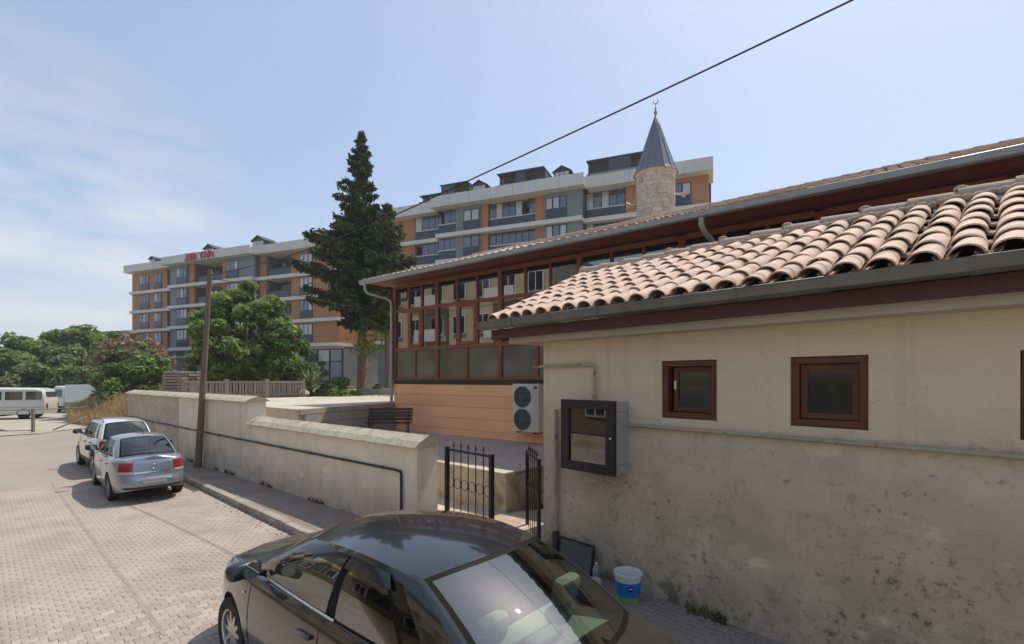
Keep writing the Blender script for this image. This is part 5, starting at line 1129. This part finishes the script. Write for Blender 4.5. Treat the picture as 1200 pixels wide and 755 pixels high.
for i, (x, y, h, r_, mm_, lb) in enumerate([(-57.5, 56, 8.0, 4.6, gB, 'dark green tree at the left edge of the picture behind the minibus'), (-54.2, 58, 8.6, 4.0, gA, 'light green round tree left of the domed deep green crown'), (-51.2, 58, 9.4, 3.9, gB, 'tallest tree of the left grove with a domed deep green crown'),
        (-48.3, 58, 8.5, 3.6, gA, 'fresh green tree of the grove just left of the rusty plumed tree'), (-43.5, 48, 6.0, 3.3, gC, 'lower dull green tree standing over the parked white truck'), (-47.5, 46.5, 5.6, 3.2, gC, 'low olive green bush tree directly over the minibus roof'), (-40.0, 49, 5.6, 2.8, gB, 'low dark tree at the right end of the grove beside the plumed tree'), (-64, 70, 9.3, 5, gB, 'far deep green tree behind the left grove'), (-58, 71, 9.6, 4.6, gA, 'far light green tree behind the domed crown')]):
    tree('grove_tree', lb, (x, y, 0), h, r_, h * .45, 85, 16000, .36, mm_, .85, .18, group=None, zbot=0, top_k=.4)
# conifers
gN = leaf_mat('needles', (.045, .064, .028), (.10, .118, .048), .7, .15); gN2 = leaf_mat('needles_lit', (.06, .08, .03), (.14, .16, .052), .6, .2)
def conifer(label, base, h, zlow, prof, m_, nw, trunk_r, seed, bk=None):
    g = np.random.default_rng(seed); T = empty('conifer', label, 'conifer tree', base, 0); tr_ = MB()
    tr_.tube([(0, 0, -.1), (.05, 0, h * .3), (.0, .05, h * .7), (0, 0, h)], [trunk_r * 1.2, trunk_r, trunk_r * .55, .02], 10); CC, NN, SS = [], [], []
    z = zlow; i = 0
    while z < h - .15:
        R0 = np.interp(z, prof[0], prof[1]); nb = 6 if R0 > 1.2 else 4
        for b_ in range(nb):
            a = i * 2.4 + b_ * 2 * math.pi / nb + g.uniform(-.35, .35); ln = R0 * g.uniform(.55, 1.18) if g.random() > .2 else R0 * 1.42
            up = g.uniform(-.10, .25) + (.35 if R0 < 1.0 else 0); e1_ = np.array([math.cos(a), math.sin(a), 0]); n_ = int(16 + ln * 74)
            t = g.uniform(.05, 1, n_) ** .75; side = np.array([-math.sin(a), math.cos(a), 0])
            wd = (.06 + .19 * ln ** .6) * (1 - t * .70)
            P_ = e1_ * (t * ln)[:, None] + side * (g.normal(size=n_) * wd)[:, None]; P_[:, 2] = z + up * t * ln + .22 * ln * (t - .3) ** 2 * (1 if g.random() > .3 else -.7) + g.normal(size=n_) * (.045 + .07 * (1 - t)) * (ln ** .5) - np.abs(g.normal(size=n_)) * .05
            CC.append(P_); NN.append(g.normal(size=(n_, 3)) * .8 + np.array([0, 0, .7])); SS.append(g.uniform(.12, .26, n_) * (.8 + .12 * R0))
            if R0 > .8: tr_.tube([(0, 0, z), tuple(e1_ * ln * .5 + np.array([0, 0, z + up * ln * .4])), tuple(e1_ * ln * .9 + np.array([0, 0, z + up * ln * .9]))], [.05, .03, .01], 5)
        z += nw * (1 if R0 > 1.2 else .62); i += 1
    tr_.build('trunk', bk or bark_r, T, smooth=60); C_, N_, S_ = np.concatenate(CC), np.concatenate(NN), np.concatenate(SS)
    V, F = cards(C_, N_, S_, 1.9); link(npmesh('crown', V, F, m_), 'crown', T); return T
conifer('tall dark conifer with ragged pointed crown in the middle of the view', (-9.3, 30.0, 1.95), 16.3, 4.2, ([3.9, 5.0, 6, 8, 9.6, 11, 12.4, 13.4, 14.6, 15.6, 16.3], [1.5, 2.8, 3.05, 2.6, 1.95, 1.5, 1.0, .62, .5, .28, .08]), gN, .37, .24, 3)
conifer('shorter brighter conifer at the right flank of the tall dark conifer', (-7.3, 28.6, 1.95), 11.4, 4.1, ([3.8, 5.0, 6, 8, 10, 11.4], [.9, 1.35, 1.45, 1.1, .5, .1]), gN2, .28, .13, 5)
ST_ = empty('slim_tree', 'slim bare stemmed tree beside the corner of the glazed hall', 'tree', (-7.6, 29.4, 1.95)); MB().tube([(0, 0, -.1), (.03, 0, 1.5), (-.02, 0, 3.2), (.02, 0, 5)], [.10, .09, .085, .05], 8).build('trunk', bark_r, ST_, smooth=True)
n_ = 500; C_ = rng.normal(size=(n_, 3)) * np.array([.4, .4, .35]) + np.array([0, 0, 4.2]); V, F = cards(C_, rng.normal(size=(n_, 3)), .2 * rng.uniform(.6, 1.3, n_)); link(npmesh('crown', V, F, gA), 'crown', ST_)
BI = empty('slim_tree', 'pale crooked stem leaning between the two conifer trunks', 'tree', (-8.9, 29.0, 1.95)); MB().tube([(0, 0, -.1), (.12, 0, .7), (.28, 0, 1.3), (.22, 0, 1.9), (.5, 0, 2.9)], [.07, .06, .055, .05, .02], 8).build('trunk', mat('pale_bark', (.42, .38, .32), .9, var=.3, vs_=6), BI, smooth=True)
n_ = 350; C_ = rng.normal(size=(n_, 3)) * np.array([.5, .5, .42]) + np.array([.35, 0, 2.9]); V, F = cards(C_, rng.normal(size=(n_, 3)), .17 * rng.uniform(.6, 1.3, n_)); link(npmesh('crown', V, F, gA), 'crown', BI)
# shrubs
def shrub(nm, label, base, rx, ry, h, n, leaf, m_, cat='shrub'):
    S_ = empty(nm, label, cat, base, 0); k = max(10, int(n / 260)); cl = rng.normal(size=(k, 3)); cl /= np.linalg.norm(cl, axis=1, keepdims=True); cl[:, 2] = np.abs(cl[:, 2]); cl *= rng.uniform(.4, .95, (k, 1)) * np.array([rx, ry, h * .85])
    i = rng.integers(0, k, n); d = rng.normal(size=(n, 3)); d /= np.linalg.norm(d, axis=1, keepdims=True); C_ = cl[i] + d * rng.uniform(.3, 1, (n, 1)) ** .5 * np.array([.3, .3, .25]) * min(1.6, rx); C_[:, 2] = np.maximum(C_[:, 2], .02)
    V, F = cards(C_, d + rng.normal(size=(n, 3)) * .5 + np.array([0, 0, .4]), leaf * rng.uniform(.6, 1.3, n)); link(npmesh('foliage', V, F, m_), 'foliage', S_)
    st_ = MB()
    for p in cl[:8]: st_.tube([(0, 0, 0), tuple(p * .5 + np.array([0, 0, .1])), tuple(p)], [.03, .02, .008], 5)
    st_.build('stem', bark, S_); return S_
gY = leaf_mat('leaf_yellow', (.05, .085, .015), (.17, .18, .035), .9, .4)
shrub('shrub', 'rounded green shrub with reddish yellow top behind the picket fence', (-11.75, 25.9, 1.98), .85, .8, 1.75, 4600, .14, gY)
shrub('shrub', 'wide dense green shrub left of the conifer trunks', (-9.2, 25.6, 1.98), 1.35, 1.0, 1.15, 6500, .14, gA)
shrub('shrub', 'small bush at the foot of the right conifer trunk', (-7.6, 28.0, 1.98), .6, .6, .9, 1600, .14, gA)
shrub('shrub', 'orange brown dry shrub behind the picket fence', (-13.3, 27.0, 1.98), 1.5, .7, .75, 2600, .14, leaf_mat('leaf_orange', (.16, .075, .03), (.26, .13, .06), .9))
shrub('shrub', 'pale young sapling poking over the middle of the picket fence', (-13.15, 22.4, 1.98), .35, .3, 1.1, 420, .16, gY)
YU = empty('yucca', 'spiky yucca with long pale green blades between the two shrubs', 'plant', (-10.3, 24.9, 1.98)); mbx = MB()
for k in range(90):
    a, e_ = rng.uniform(0, 6.28), rng.uniform(.2, 1.35); ln = rng.uniform(.9, 1.6); d = Vector((math.cos(a) * math.cos(e_), math.sin(a) * math.cos(e_), math.sin(e_))); s_ = Vector((-math.sin(a), math.cos(a), 0)) * .05; b0 = Vector((0, 0, rng.uniform(.25, .5))); m_ = b0 + d * ln * .55; t_ = b0 + d * ln + Vector((0, 0, -.25 * ln * math.cos(e_)))
    mbx.add([b0 - s_ * .7, b0 + s_ * .7, m_ + s_, t_, m_ - s_], [(0, 1, 2, 4), (4, 2, 3)])
mbx.build('blade', leaf_mat('yucca_leaf', (.20, .26, .10), (.40, .42, .20), 2), YU); MB().tube([(0, 0, -.05), (.02, 0, .45)], [.09, .07], 8).build('stem', bark, YU, smooth=True)

# dry grass and weeds
def blades(nm, label, pts, h, wdt, m_, bend=.4):
    n = len(pts); a = rng.uniform(0, 6.28, n); hh = h * rng.uniform(.45, 1.25, n); d = np.stack([np.cos(a), np.sin(a), np.zeros(n)], 1); s_ = np.stack([-np.sin(a), np.cos(a), np.zeros(n)], 1) * wdt
    b_ = rng.uniform(.05, bend, n)[:, None] * hh[:, None]; up = np.array([0, 0, 1]) * hh[:, None]
    V = np.stack([pts - s_, pts + s_, pts + up * .6 + d * b_ * .35 + s_ * .7, pts + up + d * b_], 1).reshape(-1, 3); F = np.arange(n * 4, dtype=np.int32).reshape(-1, 4)
    o = link(npmesh(nm, V, F, m_), nm, kind='stuff'); o['label'] = label; o['category'] = 'grass'; return o
straw = leaf_mat('straw', (.42, .30, .14), (.62, .49, .28), .8, .3); weed = leaf_mat('weed', (.06, .09, .02), (.16, .15, .05), 1.2, .3)
n = 15000; t_ = rng.uniform(0, 1, n); s = rng.uniform(0, 1, n)
p0_, p1_, p2_, p3_ = np.array([-28.6, 31.5]), np.array([-20.6, 26.0]), np.array([-26.5, 34.5]), np.array([-36.5, 40.0])
xy = ((1 - t_)[:, None] * ((1 - s)[:, None] * p0_ + s[:, None] * p1_) + t_[:, None] * ((1 - s)[:, None] * p3_ + s[:, None] * p2_))
zz = .06 + 1.15 * np.clip((t_ - .1) / .5, 0, 1) * np.clip(s * 1.6, 0, 1)
keep = rng.random(n) < np.clip(.25 + 1.2 * t_, 0, 1)
blades('dry_grass', 'tall straw coloured dry grass on the verge beyond the wall end', np.column_stack([xy, zz])[keep], .75, .022, straw)
nb_ = 14; BKP = []
for i in range(nb_ + 1):
    row = []
    for j in range(nb_ + 1):
        t1, s1 = i / nb_, j / nb_; q = (1 - t1) * ((1 - s1) * p0_ + s1 * p1_) + t1 * ((1 - s1) * p3_ + s1 * p2_); row.append((q[0], q[1], .055 + 1.15 * min(1, max(0, (t1 - .1) / .5)) * min(1, s1 * 1.6)))
    BKP.append(row)
MB().grid(BKP).build('grass_bank', mat('bank_earth', (.44, .34, .20), .95, var=.25, vs_=1.5, world=True), kind='structure', smooth=True)
n = 5000; t_ = rng.uniform(0, 1, n); q = np.array([-10.0, 24.3])[None] + (t_ * np.minimum(1, .2 + 0))[:, None] * 0 + np.column_stack([rng.uniform(-.6, 6.5, n), rng.uniform(.0, 5.5, n)])
blades('lawn_straw', 'short dry yellow grass between the terrace and the shrubs', np.column_stack([q, np.full(n, 1.99)]), .10, .02, leaf_mat('lawn', (.30, .22, .08), (.38, .30, .12), 1.0))
n = 900; x = rng.uniform(.1, 6.5, n); y = -np.abs(rng.normal(size=n)) * .06
pts = np.array([obp(a, b_ - .02, .12) for a, b_ in zip(x, y)]); keep = (np.sin(x * 3.1) + np.sin(x * 7.3 + 1)) > .55
blades('wall_weeds', 'low green weeds in the joint at the foot of the outbuilding wall', pts[keep], .13, .008, weed, .9)
n = 700; a = rng.uniform(0, 18, n); keep = (np.sin(a * 2.3) + np.sin(a * 5.1 + 2)) > .3; pts = np.array([((WA + WD * q + WN * -.03).x, (WA + WD * q + WN * -.03).y, .12) for q in a])
blades('wall_foot_weeds', 'dry weeds along the foot of the garden wall', pts[keep], .14, .009, weed, .9)

# picket fence, timber stack, low wall
FA, FB = Vector((-10.3, 24.05)), Vector((-13.9, 20.9)); fd = FB - FA; fl = fd.length; fan = math.atan2(fd.y, fd.x); pk_m = mat('weathered_picket', (.30, .255, .20), .9, var=.25, vs_=3, stretch=(4, 4, .5), rand=.18)
for si, (st, ln, lb) in enumerate(((0, 1.62, 'weathered picket fence panel at its right end by the yucca'), (1.70, 1.6, 'weathered picket fence panel in the middle of the run'), (3.38, 1.6, 'weathered picket fence panel at its left end near the utility pole'))):
    q = FA + fd.normalized() * st; FE = empty('picket_fence', lb, 'fence', (q.x, q.y, 2.0), fan, 'picket fence along the garden')
    for xx in (0, ln): MB().bbox(xx - .05, xx + .05, -.05, .05, -.1, .92, .01).build('post', pk_m, FE)
    for zz_ in (.14, .74): MB().box(.051, ln - .051, .018, .05, zz_, zz_ + .09).build('rail', pk_m, FE)
    pm_ = MB().add([(-.042, -.008, .02), (.042, -.008, .02), (.042, -.008, .80), (0, -.008, .87), (-.042, -.008, .80), (-.042, .014, .02), (.042, .014, .02), (.042, .014, .80), (0, .014, .87), (-.042, .014, .80)], [(0, 1, 2, 3, 4), (9, 8, 7, 6, 5), (0, 5, 6, 1), (1, 6, 7, 2), (2, 7, 8, 3), (3, 8, 9, 4), (4, 9, 5, 0)]).mesh('picket', pk_m)
    for k in range(12): link(pm_, 'picket', FE, loc=(.12 + k * (ln - .24) / 11, 0, random.uniform(-.02, .01)), rot=(0, random.uniform(-.02, .02), 0))
SK = empty('board_stack', 'stack of weathered grey boards laid flat behind the garden wall near the utility pole', 'board stack', (-15.6, 23.0, 1.95), R(-25))
for k in range(10):
    for j in range(3): MB().bbox(-.85 + random.uniform(-.08, .08) + .02 * k, .85 + random.uniform(-.08, .08) - .012 * k, -.5 + j * .34, -.18 + j * .34, .02 + k * .135, .02 + k * .135 + .105, .008).build('board', pk_m, SK)
    if k < 9:
        for xx in (-.6, .5): MB().box(xx, xx + .09, -.48, .48, .126 + k * .135, .154 + k * .135).build('bearer', pk_m, SK)
LW = tag(MB().bbox(-1.6, 1.6, -.15, .15, -.05, .42, .02).build('low_wall', mat('low_wall_grey', (.30, .28, .25), .9, var=.2, vs_=2)), 'low grey garden wall under the conifers', 'wall'); LW.location = (-6.9, 27.3, 1.97); LW.rotation_euler = (0, 0, R(-4))

# railing by the forecourt
rl_m = mat('rusty_grey_rail', (.20, .17, .145), .7, var=.25, vs_=5)
RLq = [Vector((-31.5, 25.0)), Vector((-25.8, 26.2)), Vector((-24.7, 28.3))]; BR = empty('pipe_railing', 'low rusty grey pipe railing with diagonal braces in front of the minibus', 'railing', (-25.8, 26.2, .05))
def rq(i, z): v = RLq[i] - RLq[1]; return (v.x, v.y, z)
for i in range(2): MB().box(rq(i, 0)[0] - .055, rq(i, 0)[0] + .055, rq(i, 0)[1] - .055, rq(i, 0)[1] + .055, -.1, 1.28).build('post', rl_m, BR)
for nm, pts, r_ in (('top_rail', [rq(0, 1.22), rq(1, 1.22), rq(2, 1.26)], .024), ('bottom_rail', [rq(0, .10), rq(1, .12)], .024)): MB().tube(pts, r_, 8).build(nm, rl_m, BR, smooth=True)
def lq(i, j, t_, z): a, b_ = Vector(rq(i, z)), Vector(rq(j, z)); return tuple(a.lerp(b_, t_))
MB().tube([lq(0, 1, .8, .1), lq(0, 1, .42, .75)], .035, 8).build('brace', rl_m, BR, smooth=True); MB().tube([lq(1, 2, .35, .06), lq(1, 2, 1.0, .72)], .035, 8).build('brace', rl_m, BR, smooth=True)

# ------------------------------------------------------------------ minibus and truck
vanw = mat('van_white', (.66, .66, .63), .35, coat=.6, var=.04)
vg = glass('van_glass', (0, 0, 0), .10, body=(.030, .040, .032))
def boxy(prof, hw, tuck=.90, n=7):
    """side outline (x,z) swept across with rounded, tumble-home sides"""
    zs_ = [p[1] for p in prof]; zm, zx = min(zs_), max(zs_); rows = []
    for k, e in enumerate(np.linspace(-1, 1, 2 * n + 1)):
        s_ = abs(e); ins = .10 * max(0, (s_ - .8) / .2) ** 2.2
        cx = np.mean([p[0] for p in prof]); row = []
        for x, z in prof:
            y = e * hw * (1 - (1 - tuck) * max(0, (z - zm) / (zx - zm) - .45) / .55); row.append((x - math.copysign(ins, x - cx), y, z - (ins * 1.1 if z > zx - .4 else 0)))
        rows.append(row)
    mb = MB().grid([r_ + [r_[0]] for r_ in rows]); mb.add(rows[0], [tuple(range(len(prof)))]); mb.add(rows[-1], [tuple(range(len(prof) - 1, -1, -1))]); return mb
VN = empty('minibus', 'white passenger minibus parked side on behind the pipe railing', 'minibus', (-36.8, 35.3, .06), R(202))
vp = [(-2.65, .35), (-2.72, .75), (-2.70, 1.3), (-2.60, 1.9), (-2.50, 2.12), (-2.2, 2.22), (.9, 2.28), (1.35, 2.22), (1.65, 2.02), (2.15, 1.30), (2.75, 1.08), (2.95, .95), (3.0, .55), (2.95, .35)]
boxy(vp, .98).build('body', vanw, VN, smooth=38, fixn=True, weld=True)
for sg in (1, -1):
    for x0, x1 in ((-2.45, -1.55), (-1.38, -.42), (-.24, .62)):
        MB().bbox(x0, x1, -.012, .012, 0, .60, .01).build('side_window', vg, VN).location = (0, sg * .974, 1.38); o = VN.children[-1]; o.rotation_euler = (R(sg * 5.3), 0, 0)
    o = MB().prism([(.82, 0), (1.78, 0), (1.45, .50), (1.22, .60), (.82, .60)], -.012, .012).build('front_window', vg, VN, fixn=True); o.rotation_euler = (R(90 + sg * 5.3), 0, 0); o.location = (0, sg * .974, 1.38)
    for xw in (-1.45, 1.85):
        make_wheel('wheel', VN, (xw, sg * .86, .33), .33, .2, sg, 6)
        a_ = MB().lathe([(.40, -.012), (.345, -.01), (.345, .012), (.40, .012), (.40, -.012)], 24, axis='Y', a0=0, a1=math.pi).build('wheel_arch', black_pl, VN, fixn=True); a_.location = (xw, sg * .975, .34)
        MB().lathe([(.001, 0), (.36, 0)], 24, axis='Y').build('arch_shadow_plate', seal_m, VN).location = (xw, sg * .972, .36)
    MB().bbox(-2.6, 2.85, -.012, .012, .82, .86, .005).build('side_moulding', mat('grey_mould', (.35, .35, .34), .5), VN).location = (0, sg * .985, 0)
    for x_ in (.72, 1.86): MB().box(x_, x_ + .012, -.004, .004, .5, 1.95 if x_ < 1 else 1.3).build('door_gap', seal_m, VN).location = (0, sg * .984, 0)
    MB().bbox(-2.735, -2.70, sg * .80 - .07, sg * .80 + .07, .75, 1.1, .01).build('taillight', red_m, VN)
MB().bbox(-2.66, -2.58, -.75, .75, 1.35, 1.95, .02).build('rear_window', vg, VN)
w_ = MB().grid([[(1.68 + .5 * (1 - t_) , y, 1.36 + .62 * t_) for t_ in (0, .5, 1)] for y in np.linspace(-.78, .78, 7)]).build('windscreen', vg, VN)
MB().bbox(-.25, .35, -.94, .94, .22, .38, .02).build('step_board', black_pl, VN)
TK = empty('delivery_truck', 'white box truck half hidden by the trees beyond the dry grass', 'truck', (-37.9, 43.0, -.1), R(170))
MB().bbox(-4.0, .6, -1.1, 1.1, 1.0, 2.55, .06).build('cargo_box', vanw, TK)
boxy([(.75, .7), (.75, 2.3), (.95, 2.45), (1.9, 2.45), (2.2, 2.2), (2.55, 1.5), (2.65, 1.1), (2.65, .7)], 1.0).build('cab', vanw, TK, smooth=38, fixn=True, weld=True)
for sg in (1, -1):
    o = MB().prism([(1.05, 0), (2.2, 0), (1.95, .65), (1.05, .65)], -.012, .012).build('cab_window', vg, TK, fixn=True); o.rotation_euler = (R(90 + sg * 5), 0, 0); o.location = (0, sg * .97, 1.5)
    for xw in (-2.7, 1.75): make_wheel('wheel', TK, (xw, sg * .9, .42), .42, .25, sg, 6)
MB().box(-4.0, 2.4, -.5, .5, .55, .99).build('chassis', black_pl, TK)

# fallen leaves and grit along the kerb and the foot of the walls
n = 520; a = rng.uniform(-3, 18, n); c = np.where(rng.random(n) < .5, rng.normal(.14, .10, n).clip(.03, .6), -rng.uniform(.3, 1.75, n)); q_ = np.array([SP(x, y) for x, y in zip(a, c)]); zz = np.where(c > 0, .022, .136)
V, F = cards(np.column_stack([q_, zz]), np.array([0, 0, 1]) + rng.normal(size=(n, 3)) * .25, .045 * rng.uniform(.4, 1.2, n)); o = link(npmesh('leaf_litter', V, F, leaf_mat('dry_leaf', (.20, .13, .06), (.33, .24, .12), 3)), 'leaf_litter', kind='stuff'); tag(o, 'dry fallen leaves along the kerb and pavement', 'leaves')
# thin summer haze
hzm = bpy.data.materials.new('summer_haze'); hzm.use_nodes = True; t = hzm.node_tree; t.nodes.clear(); ho = N(t, 'ShaderNodeOutputMaterial'); hv = N(t, 'ShaderNodeVolumePrincipled'); hv.inputs['Color'].default_value = (.93, .95, 1, 1); hv.inputs['Density'].default_value = HAZE; hv.inputs['Anisotropy'].default_value = .3; t.links.new(hv.outputs[0], ho.inputs['Volume'])
MB().box(-1600, 1600, -1600, 1600, -1.1, 40).build('haze', hzm, kind='stuff')
